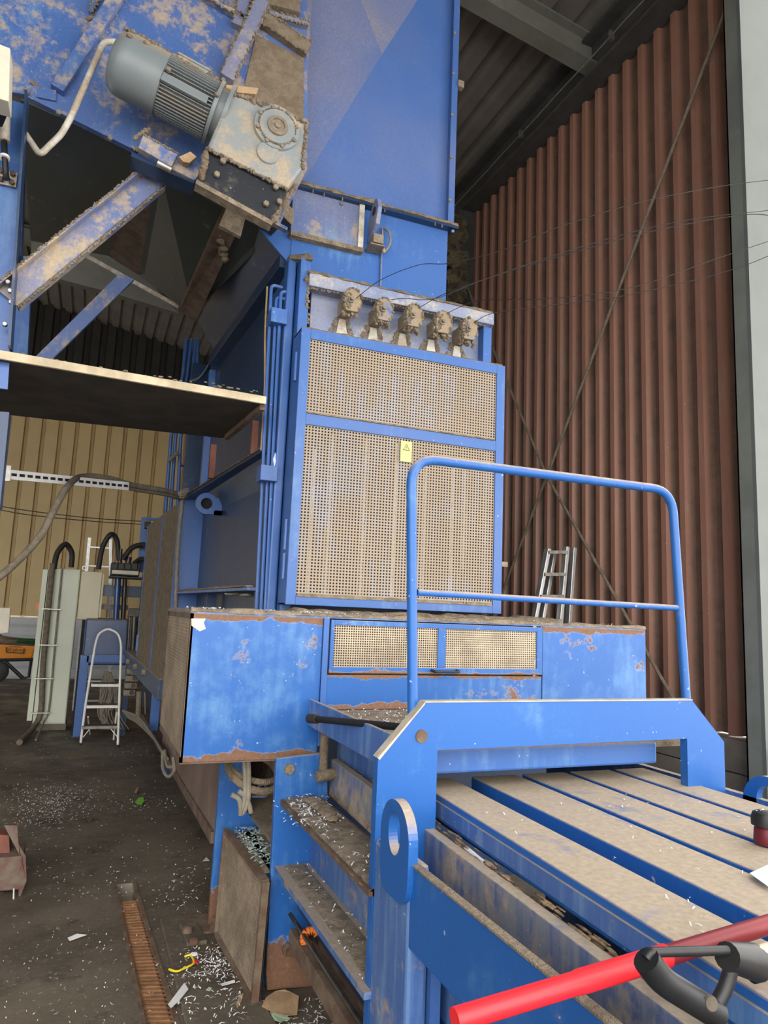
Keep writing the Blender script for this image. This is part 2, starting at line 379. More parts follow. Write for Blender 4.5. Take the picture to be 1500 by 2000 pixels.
wb = corrug(MB(), (-9, YB, 1.3), (1, 0, 0), (0, 0, 1), (0, -.12, 0), 13.4, 4.95, .335, [(0, 0), (.16, 0), (.22, 1), (.96, 1)])
struct('wall_back', wb, 'yellowwall')
wb2 = MB()
for k in range(6): wb2.box(-9, 4.2, YB - .10, YB - .02, .06 + k * .21, .06 + k * .21 + .16)
wb2.box(-9, 4.2, YB - .02, YB + .04, 0, 1.32)
struct('wall_back_lower', wb2, 'whitewall')
wb3 = corrug(MB(), (-9, YB + .05, 6.2), (1, 0, 0), (0, 0, 1), (0, -.09, 0), 13.4, 3.2, .335, [(0, 0), (.3, 0), (.4, 1), (.9, 1)])
struct('wall_back_upper', wb3, 'darkwall')
struct('wall_front_unseen', MB().box(-9, 8, -1.35, -1.2, 5.2, 9.6), 'darkwall')  # unseen lintel added to shade the upper parts of the hall
struct('wall_left_unseen', MB().box(-9.1, -9, -3, 9.5, 0, 9).box(-9.1, -9, 9.5, 12.6, 0, 9).box(-9.1, -9, 12.6, 17, 2.7, 9), 'darkwall')  # unseen wall added against side light; its rear gap lights the back wall
# roof deck, pitched down to the right eave
def roofz(x): return ZE + .42 + (XW - x) * .16
rd = MB(); n = 44; pts = []
for i in range(int(13.3 / .25)):
    x = XW + .1 - i * .25
    for f, d in ((0, 0), (.5, 0), (.6, 1), (.9, 1)):
        xx = x - f * .25; pts.append(Vector((xx, -1.2, roofz(xx) + d * .05)))
k = len(pts); rd.add(pts + [p + Vector((0, 18.4, 0)) for p in pts], [(i, i + 1, i + 1 + k, i + k) for i in range(k - 1)])
struct('ceiling', rd, 'deck')
eb = MB(); eb.box(XW - .22, XW + .02, -1.2, 9.2, ZE - .02, ZE + .01); eb.box(XW - .12, XW - .09, -1.2, 9.2, ZE, ZE + .40); eb.box(XW - .24, XW + .02, -1.2, 9.2, ZE + .37, ZE + .40)
struct('trim_1', eb, 'beam', bev=.004)
for i, y in enumerate((5.15, 9.4, 13.5)):
    rf = MB()
    for (w_, z0, z1) in ((.18, -.30, -.28), (.012, -.28, -.02), (.18, -.02, 0)):
        a = Vector((XW - .1, y, roofz(XW - .1) - .01)); b = Vector((-8.9, y, roofz(-8.9) - .01))
        rf.hexa([a + Vector((0, -w_ / 2, z0)), b + Vector((0, -w_ / 2, z0)), b + Vector((0, w_ / 2, z0)), a + Vector((0, w_ / 2, z0))],
                [a + Vector((0, -w_ / 2, z1)), b + Vector((0, -w_ / 2, z1)), b + Vector((0, w_ / 2, z1)), a + Vector((0, w_ / 2, z1))])
    struct('trim_%d' % (i + 2), rf, 'rafter')
# corner column by the opening and the rear column
co = MB(); xa = 3.98; c0 = at(1450, 800, X=xa).y; 
ya = at(1465, 800, X=xa).y; yb_ = at(1437, 800, X=xa).y
co.box(xa, xa + .012, ya, yb_, 0, 7.0); co.box(xa, XW + .3, yb_ - .012, yb_, 0, 7.0)
struct('trim_5', co, 'column')
struct('trim_6', MB().box(xa, XW + .5, ya - .03, ya, 0, 7.0), 'columnlight')
rc = MB(); rc.box(XW - .3, XW - .05, 8.7, 8.72, 0, ZE); rc.box(XW - .3, XW - .05, 8.95, 8.97, 0, ZE); rc.box(XW - .19, XW - .17, 8.7, 8.97, 0, ZE)
struct('trim_7', rc, 'beam')
# cable clipped along the eave beam
cb = thing('eave_cable', 'thin grey cable clipped along the dark eave beam above the red-brown wall', 'cable', (XW - .24, 4, ZE + .1))
part('cable', MB().tube([(XW - .245, y * .5, ZE + .10 + .004 * math.sin(y * 3)) for y in range(2, 19)], .006, 6), 'cable', cb)
for y in (3.9, 4.7, 6.2, 7.8): part('clip', MB().box(XW - .26, XW - .215, y, y + .03, ZE + .06, ZE + .15), 'steel', cb)
# crossed tie rods on the right wall
g = 'crossed tie rods on the right wall'
a = at(1425, 0, X=4.1); b = at(1068, 930, X=4.1); b2 = b + (b - a) * .55
o = part('tie_rod', MB().tube([a + (a - b) * .1, b2], .014, 8), 'bolt', loc=b); tag(o, 'thin tie rod rising to the upper right across the red-brown wall', 'rod', g)
a = at(895, 520, X=4.07); b = at(1320, 1365, X=4.07)
o = part('tie_rod', MB().tube([a, at(1068, 930, X=4.07), b + (b - a) * .05], .014, 8), 'bolt', loc=b); tag(o, 'thin tie rod falling to the lower right across the red-brown wall', 'rod', g)
# fluffy dust blown against the rear corner
mb = MB()
for i in range(150):
    t = random.random(); px = 885 + random.uniform(0, 28); py = 430 + 160 * t
    lump(mb, at(px, py, Y=7.58) + Vector((-.05, 0, 0)), random.uniform(.03, .075), 1)
o = part('fluff_clump', mb, 'insul', smooth=True); tag(o, 'clumps of yellowish dusty fluff stuck high in the rear wall corner', 'dust', kind='stuff')
o = struct('trim_8', MB().box(XW - .25, XW - .02, 7.62, 7.68, .9, ZE), 'beam')
#==PRESS==
# ------------------------------------------------------------------ press body (the tall pressing chamber)
PR = thing('bale_press', 'tall blue baling press chamber with dust covered top bar and wire pulleys', 'baler', (1.66, 4.6, 0))
def sideX(y): return .985 - .06 * (y - 4.05)
def sw(y0, y1, z0, z1, off=0., th=.02):
    return MB().hexa([(sideX(y0) - off, y0, z0), (sideX(y0) - off + th, y0, z0), (sideX(y1) - off + th, y1, z0), (sideX(y1) - off, y1, z0)],
                     [(sideX(y0) - off, y0, z1), (sideX(y0) - off + th, y0, z1), (sideX(y1) - off + th, y1, z1), (sideX(y1) - off, y1, z1)])
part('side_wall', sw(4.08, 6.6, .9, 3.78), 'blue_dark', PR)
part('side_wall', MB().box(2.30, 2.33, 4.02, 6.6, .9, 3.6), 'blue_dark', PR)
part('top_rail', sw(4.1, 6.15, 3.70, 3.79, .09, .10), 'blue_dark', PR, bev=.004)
part('front_panel', MB().box(1.08, 2.31, 4.0, 4.03, .9, 3.60), 'blue_ash', PR)
part('top_bar', MB().box(1.035, 2.30, 3.90, 4.0, 3.525, 3.605), 'blue_ash', PR, bev=.004)
part('upright', MB().box(2.24, 2.30, 3.93, 4.0, 3.2, 3.525), 'blue', PR)
part('upright', MB().box(.985, 1.045, 3.93, 4.02, 1.55, 3.70), 'blue', PR, bev=.004)
part('upright', MB().box(.925, .978, 4.0, 4.10, 1.0, 3.72), 'blue', PR, bev=.01)
part('upright', MB().box(.895, .93, 4.06, 4.12, 1.0, 3.0), 'blue_dark', PR, bev=.004)
d = MB(); strip(d, (1.03, 3.95, 3.607), (2.30, 3.95, 3.607), .11, .02); strip(d, (.93, 4.04, 3.72), (1.05, 3.96, 3.70), .10, .03); fluff(d, (1.03, 3.93, 3.60), (1.05, 3.95, 3.3), .02, 14)
fluff(d, (1.05, 3.92, 3.52), (2.3, 3.92, 3.52), .010, 60)
part('dust_layer', d, 'dust', PR)
# ledges, stiffener columns
part('ledge', MB().hexa([(.86, 4.12, 2.53), (1.0, 4.12, 2.53), (.90, 6.32, 2.53), (.675, 6.32, 2.53)], [(.86, 4.12, 2.548), (1.0, 4.12, 2.548), (.90, 6.32, 2.548), (.675, 6.32, 2.548)]), 'blue_dark', PR)
part('ledge_web', MB().hexa([(.985, 4.12, 2.36), (1.0, 4.12, 2.36), (.88, 6.3, 2.36), (.865, 6.3, 2.36)], [(.91, 4.12, 2.53), (.93, 4.12, 2.53), (.80, 6.3, 2.53), (.78, 6.3, 2.53)]), 'blue_dark', PR)
part('ledge', MB().hexa([(.84, 4.15, 1.715), (1.0, 4.15, 1.715), (.88, 6.4, 1.715), (.66, 6.4, 1.715)], [(.84, 4.15, 1.733), (1.0, 4.15, 1.733), (.88, 6.4, 1.733), (.66, 6.4, 1.733)]), 'blue_worn', PR)
part('stiffener', MB().box(.675, .86, 6.32, 6.36, .9, 2.53), 'blue', PR)
part('stiffener', MB().box(.80, .87, 5.4, 5.43, 1.2, 1.715), 'blue_dark', PR)
part('stiffener', MB().box(.80, .99, 6.25, 6.30, 2.548, 3.70), 'blue', PR)
c_ = at(403, 984, Y=5.6); lg = MB().ring(c_, (0, 1, 0), .083, .044, .04, 28); lg.box(c_.x - .0, c_.x + .12, 5.585, 5.615, c_.z - .08, c_.z - .046).box(c_.x + .06, c_.x + .12, 5.585, 5.615, c_.z - .08, c_.z + .05)
part('lifting_lug', lg, 'blue', PR)
part('lug_hole', MB().lathe(c_ + Vector((0, .03, 0)), (0, 1, 0), [(0, .046), (.002, .046)], 24), 'black', PR)
d = MB(); strip(d, (.865, 4.13, 2.553), (.68, 6.3, 2.553), .03, .010, side=(1, 0, 0)); strip(d, (.86, 4.2, 1.74), (.70, 6.3, 1.74), .06, .012, side=(1, 0, 0))
strip(d, (.90, 4.15, 3.79), (.79, 6.1, 3.79), .03, .010, side=(1, 0, 0))
part('dust_layer', d, 'dust', PR)
part('support_stub', MB().box(.83, .87, 4.28, 4.32, 2.548, 2.76), 'redoxide', PR, label='red-brown stub post between ledge and platform')
part('support_stub', MB().box(.725, .765, 5.25, 5.29, 2.548, 2.80), 'redoxide', PR)

# rear body and mesh guards
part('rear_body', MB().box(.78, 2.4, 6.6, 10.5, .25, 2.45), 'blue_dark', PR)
rg = MB().box(.89, 1.10, 7.6, 7.7, 2.3, 4.1)
part('rear_box', MB().box(.80, .96, 7.6, 7.75, 2.3, 4.2), 'blue_dark', PR)
part('rear_post', MB().box(.98, 1.06, 7.5, 7.6, 2.3, 4.3), 'blue', PR)
def lerp3(a, b, t): return Vector(a).lerp(Vector(b), t)
gA = (.675, 6.42); gB = (.565, 8.6); gz0, gz1 = .98, 2.51
def guard(t0, t1, z0, z1, name='guard_door'):
    a = Vector((gA[0] + (gB[0] - gA[0]) * t0, gA[1] + (gB[1] - gA[1]) * t0, z0)); b = Vector((gA[0] + (gB[0] - gA[0]) * t1, gA[1] + (gB[1] - gA[1]) * t1, z0))
    u = (b - a); W = u.length; u.normalize(); H = z1 - z0; n_ = u.cross(Vector((0, 0, 1)))
    fr = MB()
    for (p, q) in ((a, a + Vector((0, 0, H))), (b, b + Vector((0, 0, H)))): fr.bar(p, q, .05, .05, up=n_)
    for z in (0, H * .62, H): fr.bar(a + Vector((0, 0, z)), b + Vector((0, 0, z)), .02, .035)
    f = part(name, fr, 'blue', PR)
    part('screen', MB().lattice(a + n_ * .004, u, (0, 0, 1), W, H, int(W / .03), int(H / .03), .74), 'mesh', f)
    part('backing', MB().quad(a + n_ * -.02, b + n_ * -.02, b + n_ * -.02 + Vector((0, 0, H)), a + n_ * -.02 + Vector((0, 0, H))), 'dust_dark', f)
guard(0, .46, gz0, gz1); guard(.47, 1, gz0, gz1)
# side pipes with their clamps
for i, (xt, xb, yt, y_) in enumerate(((530, 505, 556, 4.06), (540, 513, 580, 4.04), (549, 521, 568, 4.02))):
    top = at(xt, yt, Y=y_ + .0); p2 = at(xt + 22, yt + 6, Y=y_ - .0); b = at(xb, 1188, Y=y_)
    low = Vector((top.x - .005, y_ + .02, 1.0)); b.z = 1.0; b.y = y_
    part('hydraulic_pipe', MB().tube(corners([p2, top, b], .05), .0105, 8), 'blue', PR)
for y, z in ((0, at(545, 620, Y=4.0).z), (1, at(520, 925, Y=4.0).z)):
    part('pipe_clamp', MB().box(.835, .935, 3.97, 4.08, z - .045, z + .045), 'blue', PR, bev=.004)
part('thin_cable', MB().tube(spline([at(522, 560, Y=4.15), at(518, 650, Y=4.13), at(517, 760, Y=4.12), at(510, 880, Y=4.1)]), .006, 6), 'card', PR)
# five wire pulleys
PC = [(683, 590), (745, 608), (803, 620), (860, 633), (911, 646)]
def pulley(px, py):
    c = at(px, py, Y=3.86); b = MB()
    oct_ = [(-.040, -.065), (.030, -.065), (.052, -.03), (.052, .045), (.025, .075), (-.035, .075), (-.052, .04), (-.052, -.035)]
    b.prism([c + Vector((x + .012, -.028, z)) for x, z in oct_], (0, .025, 0)); b.prism([c + Vector((x + .012, .018, z)) for x, z in oct_], (0, .02, 0))
    b.box(c.x - .03, c.x + .04, c.y + .03, 4.0, c.z - .05, c.z + .04)
    h = part('wire_pulley', b, 'blue_caked', PR, bev=.003)
    part('sheave', MB().lathe(c + Vector((.012, -.004, .0)), (0, 1, 0), [(0, .055), (.01, .045), (.02, .055)], 18), 'steel', h)
    part('axle_bolt', MB().lathe(c + Vector((-.005, -.028, .0)), (0, -1, 0), [(0, .021), (.016, .019), (.017, .011), (.038, .011)], 8), 'bolt', h)
    dd = MB()
    for i in range(110):
        a = random.uniform(-.9, 4.0); lump(dd, c + Vector((.012 + .054 * math.cos(a), random.uniform(-.035, .03), .005 + .073 * math.sin(a))), random.uniform(.005, .012))
    for i in range(26): lump(dd, c + Vector((random.uniform(-.035, .0), -.03, random.uniform(-.05, .05))), random.uniform(.004, .009))
    for i in range(22): lump(dd, c + Vector((random.uniform(-.04, .06), random.uniform(-.02, .03), -.07 - random.random() * .02)), random.uniform(.008, .015))
    for s_ in (-1, 1):
        for i in range(30):
            t = random.random(); lump(dd, Vector((c.x + s_ * (.03 + .055 * t) + random.uniform(-.012, .012), 3.995, c.z - .05 - .15 * t)), random.uniform(.007, .016), 1, (1, .5, 1))
    part('dust_crust', dd, 'dust', h)
    part('wiper', MB().prism([(c.x - .02, 3.985, c.z - .06), (c.x + .02, 3.985, c.z - .06), (c.x + .045, 3.985, c.z - .22), (c.x - .045, 3.985, c.z - .22)], (0, .012, 0)), 'whitepipe', h)
for q in PC: pulley(*q)
# ------------------------------------------------------------------ screen door on the press front
DR = part('screen_door', MB().box(.98, 1.035, 3.80, 3.815, 1.64, 3.215).box(2.27, 2.33, 3.80, 3.815, 1.64, 3.215).box(1.035, 2.27, 3.80, 3.815, 3.155, 3.215)
          .box(1.035, 2.27, 3.80, 3.815, 2.65, 2.715).box(1.035, 2.27, 3.80, 3.815, 1.64, 1.69)
          .box(.98, .995, 3.815, 3.97, 1.64, 3.215).box(2.315, 2.33, 3.815, 3.97, 1.64, 3.215).box(.98, 2.33, 3.815, 3.97, 3.20, 3.215).box(.98, 2.33, 3.815, 3.97, 1.64, 1.652), 'blue', PR, bev=.003)
part('screen', MB().lattice((1.035, 3.812, 2.715), (1, 0, 0), (0, 0, 1), 1.235, .44, 66, 25, .50), 'mesh', DR)
part('screen', MB().lattice((1.035, 3.812, 1.69), (1, 0, 0), (0, 0, 1), 1.235, .96, 66, 55, .48), 'mesh', DR)
d = MB(); strip(d, (.99, 3.86, 3.218), (2.32, 3.86, 3.218), .10, .014); strip(d, (1.04, 3.80, 1.69), (2.26, 3.80, 1.69), .016, .012)
strip(d, (1.04, 3.80, 2.718), (2.26, 3.80, 2.718), .012, .007)
part('dust_layer', d, 'dust', DR)
for z in (3.02, 2.05, ):
    part('hinge', MB().tube([(.975, 3.86, z - .11), (.975, 3.86, z + .06)], .013, 8), 'blue', DR)
part('hinge', MB().tube([(.975, 3.86, 1.78), (.975, 3.86, 1.92)], .013, 8), 'blue', DR)
part('latch', MB().box(2.33, 2.345, 3.83, 3.87, 2.05, 2.20), 'blue', DR, bev=.003)
part('latch', MB().box(2.33, 2.37, 3.80, 3.82, 1.93, 1.96), 'bolt', DR)
lb = at(793, 882, Y=3.80); lx, lz = lb.x, lb.z
LB = part('warning_label', MB().box(lx - .036, lx + .036, 3.797, 3.799, lz - .062, lz + .062), 'label', DR, label='yellow warning label with a black triangle')
t3 = MB(); tr = [(-.020, .008), (.020, .008), (0, .044)]
for i in range(3):
    a, b = tr[i], tr[(i + 1) % 3]; t3.bar((lx + a[0], 3.796, lz + a[1]), (lx + b[0], 3.796, lz + b[1]), .002, .0035, up=(0, 0, 1) if i == 0 else (0, 1, 0))
t3.box(lx - .0015, lx + .0015, 3.7955, 3.797, lz + .018, lz + .032); t3.box(lx - .0015, lx + .0015, 3.7955, 3.797, lz + .0125, lz + .0155)
part('triangle', t3, 'ink', LB)
# what is seen through the screen: pusher rods before a dusty inner wall
part('inner_wall', MB().box(1.04, 2.30, 3.975, 3.985, 1.62, 3.22), 'innerwall', PR)
for px, py0, py1 in ((612, 880, 1150), (646, 850, 1160), (711, 862, 1165), (770, 870, 1170), (827, 905, 1170), (880, 905, 1180), (902, 920, 1120)):
    a = at(px, py0, Y=3.90); b = at(px - 9, py1, Y=3.90)
    part('guide_rod', MB().tube([(a.x, 3.86, a.z), (a.x, 3.86, 1.66 if px != 902 else 1.9)], .011, 8), 'rod', PR)
#==DUCT==
# ------------------------------------------------------------------ duct above the press
DU = thing('cyclone_duct', 'wide blue sheet-metal drop duct with crossed creases above the press', 'duct', (1.5, 4.5, 3.6))
zF = 4.245; cx_, cz_ = at(743, 112, Y=4.1).x, at(743, 112, Y=4.1).z
x0, x1, zt = .985, 2.02, 2 * cz_ - zF
ctr = (cx_, 4.072, cz_); LL, LR, UR, UL = (x0, 4.1, zF), (x1, 4.1, zF), (x1, 4.1, zt), (x0, 4.1, zt)
part('front_sheet', MB().add([LL, LR, ctr], [(0, 1, 2)]), 'blue_duct', DU)
part('front_sheet', MB().add([LR, UR, ctr], [(0, 1, 2)]), 'blue_duct', DU)
part('front_sheet', MB().add([UR, UL, ctr], [(0, 1, 2)]), 'blue_duct_top', DU, label='dustiest, upper facet of the creased sheet')
part('front_sheet', MB().add([UL, LL, ctr], [(0, 1, 2)]), 'blue_duct_mid', DU)
part('duct_body', MB().box(x0, x1, 4.101, 5.2, zF, min(zt, 7.2)), 'blue_duct', DU)
cf = MB().box(x1, x1 + .045, 4.06, 4.10, zF, min(zt, 7.2)); part('corner_angle', cf, 'blue_duct', DU)
part('corner_angle', MB().box(x0 - .03, x0, 4.06, 4.10, zF, min(zt, 7.2)), 'blue_dusty', DU)
bolts('bolt', [(x1 + .005, 4.06, zF + .18 + .32 * i) for i in range(6)], (0, -1, 0), .012, .012, 'bolt', DU)
part('conduit_clip', MB().box(x1 + .045, x1 + .09, 4.05, 4.09, 5.30, 5.35), 'bolt', DU)
part('flange', MB().box(x0 - .04, x1 + .06, 4.02, 4.10, zF - .035, zF - .02).box(x0 - .04, x1 + .06, 4.06, 4.10, zF - .02, zF), 'blue_dark', DU)
d = MB(); strip(d, (x0 - .04, 4.045, zF - .012), (x1 + .06, 4.045, zF - .012), .07, .022)
for i in range(9): lump(d, (random.uniform(x0, x1), 4.02, zF - .045), .010, 1, (.5, .5, 1.6))
part('dust_layer', d, 'dust', DU)
bolts('bolt', [(x0 + .27, 4.055, zF - .06), (x1 + .02, 4.03, zF - .06)], (0, -1, 0), .012, .012, 'steel', DU)
lo = MB().prism([(x0 - .03, 4.08, 3.55), (x1 + .01, 4.08, 3.55), (x1 + .01, 4.08, zF - .03), (x0 - .03, 4.08, zF - .03)], (0, 1.0, 0))
part('lower_section', lo, 'blue', DU)
# raised inspection plate with dusty angle frame
pl_ = at(576, 375, Y=4.06); pr_ = at(700, 410, Y=4.06); zb = at(640, 472, Y=4.06).z
part('inspection_plate', MB().box(x0 - .045, pr_.x, 4.055, 4.08, zb, zF - .03), 'blue_dusty', DU)
part('plate_frame', MB().box(pr_.x, pr_.x + .035, 4.035, 4.08, zb - .02, zF - .03), 'whitepipe', DU, label='pale dust coated angle beside inspection plate')
part('plate_frame', MB().box(x0 - .05, pr_.x + .035, 4.03, 4.08, zb - .03, zb), 'dust', DU)
lc = at(728, 425, Y=3.98); lu = MB()
ou = [(.0, -.10), (-.12, -.10), (-.14, .02), (-.12, .10), (-.07, .14), (-.02, .12), (.0, .08)]
ou = [(4.06, lc.z - .13), (3.92, lc.z - .07), (3.89, lc.z + .03), (3.91, lc.z + .09), (3.95, lc.z + .115), (4.0, lc.z + .09), (4.06, lc.z + .02)]
lu.prism([(lc.x, y, z) for y, z in ou], (.028, 0, 0))
LU = part('lifting_lug', lu, 'blue_dusty', DU, bev=.004)
part('lug_hole', MB().lathe((lc.x - .001, 3.955, lc.z + .03), (-1, 0, 0), [(0, .028), (.002, .028)], 20), 'black', LU)
sc = at(737, 475, Y=4.0)
SE = part('sensor', MB().box(sc.x - .035, sc.x + .035, 3.98, 4.075, sc.z - .005, sc.z + .055).box(sc.x - .06, sc.x + .04, 3.96, 4.075, sc.z - .035, sc.z - .025), 'bolt', DU, bev=.004)
part('gland', MB().tube([sc + Vector((.03, 0, -.01)), sc + Vector((.055, .01, -.045))], .012, 8), 'card', SE)
part('cable', MB().tube(spline([at(745, 492, Y=4.03), at(752, 490, Y=4.02), at(762, 475, Y=4.02), at(760, 455, Y=4.03), at(750, 445, Y=4.06)]), .008, 7), 'cable', SE)
part('cable', MB().tube([at(747, 445, Y=4.07), at(743, 560, Y=4.07)], .007, 6), 'blue_dusty', SE)
# ------------------------------------------------------------------ flared hopper
HO = thing('feed_hopper', 'blue flared hopper with dark sloping left side above the press chamber', 'hopper', (.9, 5, 3.7))
hA, hB = at(490, 430, Y=4.1), at(571, 527, Y=4.1); hC = Vector((.875, 6.1, 3.73)); hD = at(385, 625, Y=5.85)
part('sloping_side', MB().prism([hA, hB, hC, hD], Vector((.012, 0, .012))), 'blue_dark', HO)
hE = at(576, 458, Y=4.09)
part('front_plate', MB().prism([Vector((hA.x, 4.085, hA.z)), Vector((hB.x, 4.085, hB.z)), Vector((1.3, 4.085, 3.6)), Vector((1.3, 4.085, hE.z - .05)), Vector((hE.x, 4.085, hE.z))], (0, .015, 0)), 'blue', HO)
d = MB(); strip(d, (hA.x, 4.10, hA.z), (hE.x, 4.10, hE.z), .04, .018); fluff(d, hA, hD, .012, 40)
part('dust_layer', d, 'dust', HO)
#==CONVEYOR==
# ------------------------------------------------------------------ sloping conveyor housing (upper left)
CV = thing('conveyor', 'sloping blue conveyor housing with dust caked ribs and dark underside', 'conveyor', (0, 4.5, 3.9))
YC = 3.95
def P(px, py, y=YC): return at(px, py, Y=y)
part('side_plate', MB().prism([P(-120, 60), P(55, 190), P(256, 292), P(420, 375), P(545, 442), P(600, 330), P(600, -150), P(-120, -150)], (0, .02, 0)), 'blue_conv', CV)
rb = MB()
def rib(name, a, b, w, dep, mat, y=YC, dusty=True):
    A, B = P(*a), P(*b); d_ = (B - A).normalized(); n_ = Vector((d_.z, 0, -d_.x)) * w
    r_ = part(name, MB().prism([A - n_ / 2, A + n_ / 2, B + n_ / 2, B - n_ / 2], (0, -dep, 0)), mat, CV, bev=.004)
    if dusty:
        dd = MB(); off = Vector((0, -dep, 0))
        for s_ in (-1, 1): fluff(dd, A + off + n_ / 2 * s_, B + off + n_ / 2 * s_, .011, int((B - A).length / .022))
        part('dust_crust', dd, 'dust', r_)
    return r_
rib('rib', (236, -10), (112, 182), .07, .05, 'blue_conv', dusty=False)
rib('rib', (196, -10), (176, 30), .02, .03, 'blue_conv')
rib('rib', (510, 15), (440, 165), .085, .07, 'blue_dusty')
rib('rib', (477, 0), (462, 60), .07, .05, 'blue_dusty')
rib('crossrib', (395, 0), (475, 45), .03, .05, 'blue_conv')
rib('crossrib', (505, 40), (600, 105), .09, .05, 'dust_dark')
rib('crossrib', (480, 20), (600, 55), .03, .04, 'blue_dusty')
part('dusty_recess', MB().prism([P(500, 70), P(592, 115), P(592, 330), P(470, 200)], (0, -.01, 0)), 'dust_dark', CV)
part('dusty_panel', MB().prism([P(490, -20), P(582, -20), P(582, 35), P(492, 12)], (0, -.05, 0)), 'dust_dark', CV)
part('edge_seam', MB().bar(P(250, -5), P(170, 40), .02, .02).bar(P(60, 160), P(100, 190), .02, .02), 'dust', CV)
part('lower_rail', MB().bar(P(20, 172), P(110, 190), .03, .06).bar(P(50, 188, YC - .0), P(256, 290), .04, .02).bar(P(256, 290), P(560, 450), .04, .02), 'blue_conv', CV)
bolts('bolt', [P(157, 100, YC - .01), P(135, 148, YC - .01), P(53, 180, YC - .03), P(115, 222, YC - .02), P(215, 272, YC - .02)], (0, -1, 0), .016, .02, 'steel', CV)
# underside, two panels with a rusty channel between
bk = {}
def U(px, py):  # far edge of the underside
    return at(px, py, Y=6.0)
e = [P(40, 195, YC + .02), P(262, 296, YC + .02), P(308, 320, YC + .02), P(545, 445, YC + .02)]
f_ = [at(60, 470, Y=5.7), at(212, 500, Y=5.6), at(272, 538, Y=5.6), at(375, 615, Y=5.5)]
part('belly_plate', MB().prism([e[0], e[1], f_[1], f_[0]], (.005, 0, .01)), 'under', CV)
part('belly_channel', MB().prism([e[1], e[2], f_[2], f_[1]], (.005, 0, .02)), 'rustplate', CV)
part('belly_plate', MB().prism([e[2], e[3], f_[3], f_[2]], (.005, 0, .01)), 'under', CV)
ec = [at(442, 400, Y=3.98), at(482, 412, Y=3.98), at(383, 628, Y=5.4), at(350, 608, Y=5.4)]
part('end_channel', MB().prism(ec, (0, .01, .05)), 'rustplate', CV)
part('end_channel_cap', MB().prism([at(445, 398, Y=3.93), at(483, 412, Y=3.93), at(470, 462, Y=3.93), at(428, 440, Y=3.93)], (0, .03, 0)), 'dust', CV)
d = MB()
for i in range(90):
    t = random.random(); s_ = random.random(); p = at(365 + 70 * t + 10 * s_, 395 + 75 * t * t + 60 * s_ * t, Y=4.3 + .2 * s_); lump(d, p, random.uniform(.012, .035), 1, (1, 1, .6))
part('debris_crust', d, 'dust_dark', CV)
part('rear_frame', MB().bar(at(150, 490, Y=5.9), at(350, 600, Y=5.6), .03, .03).bar(at(150, 490, Y=5.9), at(60, 440, Y=5.9), .03, .03), 'whitepipe', CV)
part('pale_soffit', MB().prism([at(62, 455, Y=7.5), at(200, 455, Y=7.5), at(350, 612, Y=7.5), at(230, 575, Y=7.5), at(60, 530, Y=7.5)], (0, .1, 0)), 'rafter', CV)
# braces
def channel(name, a, b, w, th, mat, parent, dustit=True, lip=.05):
    a, b = Vector(a), Vector(b); d_ = (b - a).normalized(); n_ = Vector((-d_.z, 0, d_.x))
    m = MB(); m.prism([a - n_ * w / 2, b - n_ * w / 2, b + n_ * w / 2, a + n_ * w / 2], (0, .012, 0))
    for s_ in (1, -1):
        e0 = n_ * (w / 2) * s_; e1 = n_ * (w / 2 - .012) * s_; m.prism([a + e1, b + e1, b + e0, a + e0], (0, -lip if s_ > 0 else .06, 0))
    r_ = part(name, m, mat, parent)
    if dustit:
        dd = MB(); fluff(dd, a + n_ * w / 2 + Vector((0, -lip, 0)), b + n_ * w / 2 + Vector((0, -lip, 0)), .009, 90); fluff(dd, a - n_ * w / 2, b - n_ * w / 2, .010, 80)
        part('dust_crust', dd, 'dust', r_)
    return r_
FR = thing('support_frame', 'blue steel column with two diagonal braces standing left under the conveyor', 'frame', (-.55, 3.85, 0))
channel('brace', at(15, 582, Y=3.72), at(306, 345, Y=3.85), .13, .012, 'brace', FR)
part('brace', MB().prism([at(66, 700, Y=5.0), at(103, 700, Y=5.0), at(262, 545, Y=5.0), at(232, 535, Y=5.0)], (0, .03, 0)), 'blue_conv', FR)
cx0, cx1 = at(0, 300, Y=3.75).x - .25, at(50, 300, Y=3.75).x
part('column', MB().prism([(cx0, 3.75, 2.6), (at(34, 600, Y=3.75).x, 3.75, 2.6), (at(52, 205, Y=3.75).x, 3.75, at(52, 205, Y=3.75).z), (cx0, 3.75, 4.1)], (0, .015, 0)), 'blue', FR)
ce0, ce1 = at(52, 205, Y=3.75), at(20, 690, Y=3.75)
part('column_edge', MB().prism([ce0, ce1, ce1 + Vector((.012, 0, 0)), ce0 + Vector((.012, 0, 0))], (0, -.12, 0)), 'blue_dark', FR)
part('rear_column', MB().prism([at(62, 500, Y=5.2), at(52, 735, Y=5.2), at(15, 735, Y=5.2), at(24, 500, Y=5.2)], (0, .1, 0)), 'blue', FR)
part('dark_column', MB().prism([at(48, 300, Y=4.4), at(42, 500, Y=4.4), at(20, 500, Y=4.4), at(28, 300, Y=4.4)], (0, .1, 0)), 'blue_dark', FR)
a = Vector((at(16, 800, Y=3.75).x, 0, 0)).x
part('lower_column', MB().prism([at(18, 805, Y=3.9), at(0, 990, Y=3.9), at(-60, 990, Y=3.9), at(-60, 800, Y=3.9)], (0, .1, 0)), 'blue_dark', FR)
part('lower_column', MB().box(at(-60, 990, Y=3.9).x, at(-6, 990, Y=3.9).x, 3.9, 4.0, 0, at(0, 990, Y=3.9).z), 'blue_dark', FR)
bolts('bolt', [at(16, 553, Y=3.70), at(10, 635, Y=3.70), at(20, 570, Y=3.68), at(22, 592, Y=3.68)], (0, -1, 0), .012, .02, 'steel', FR)
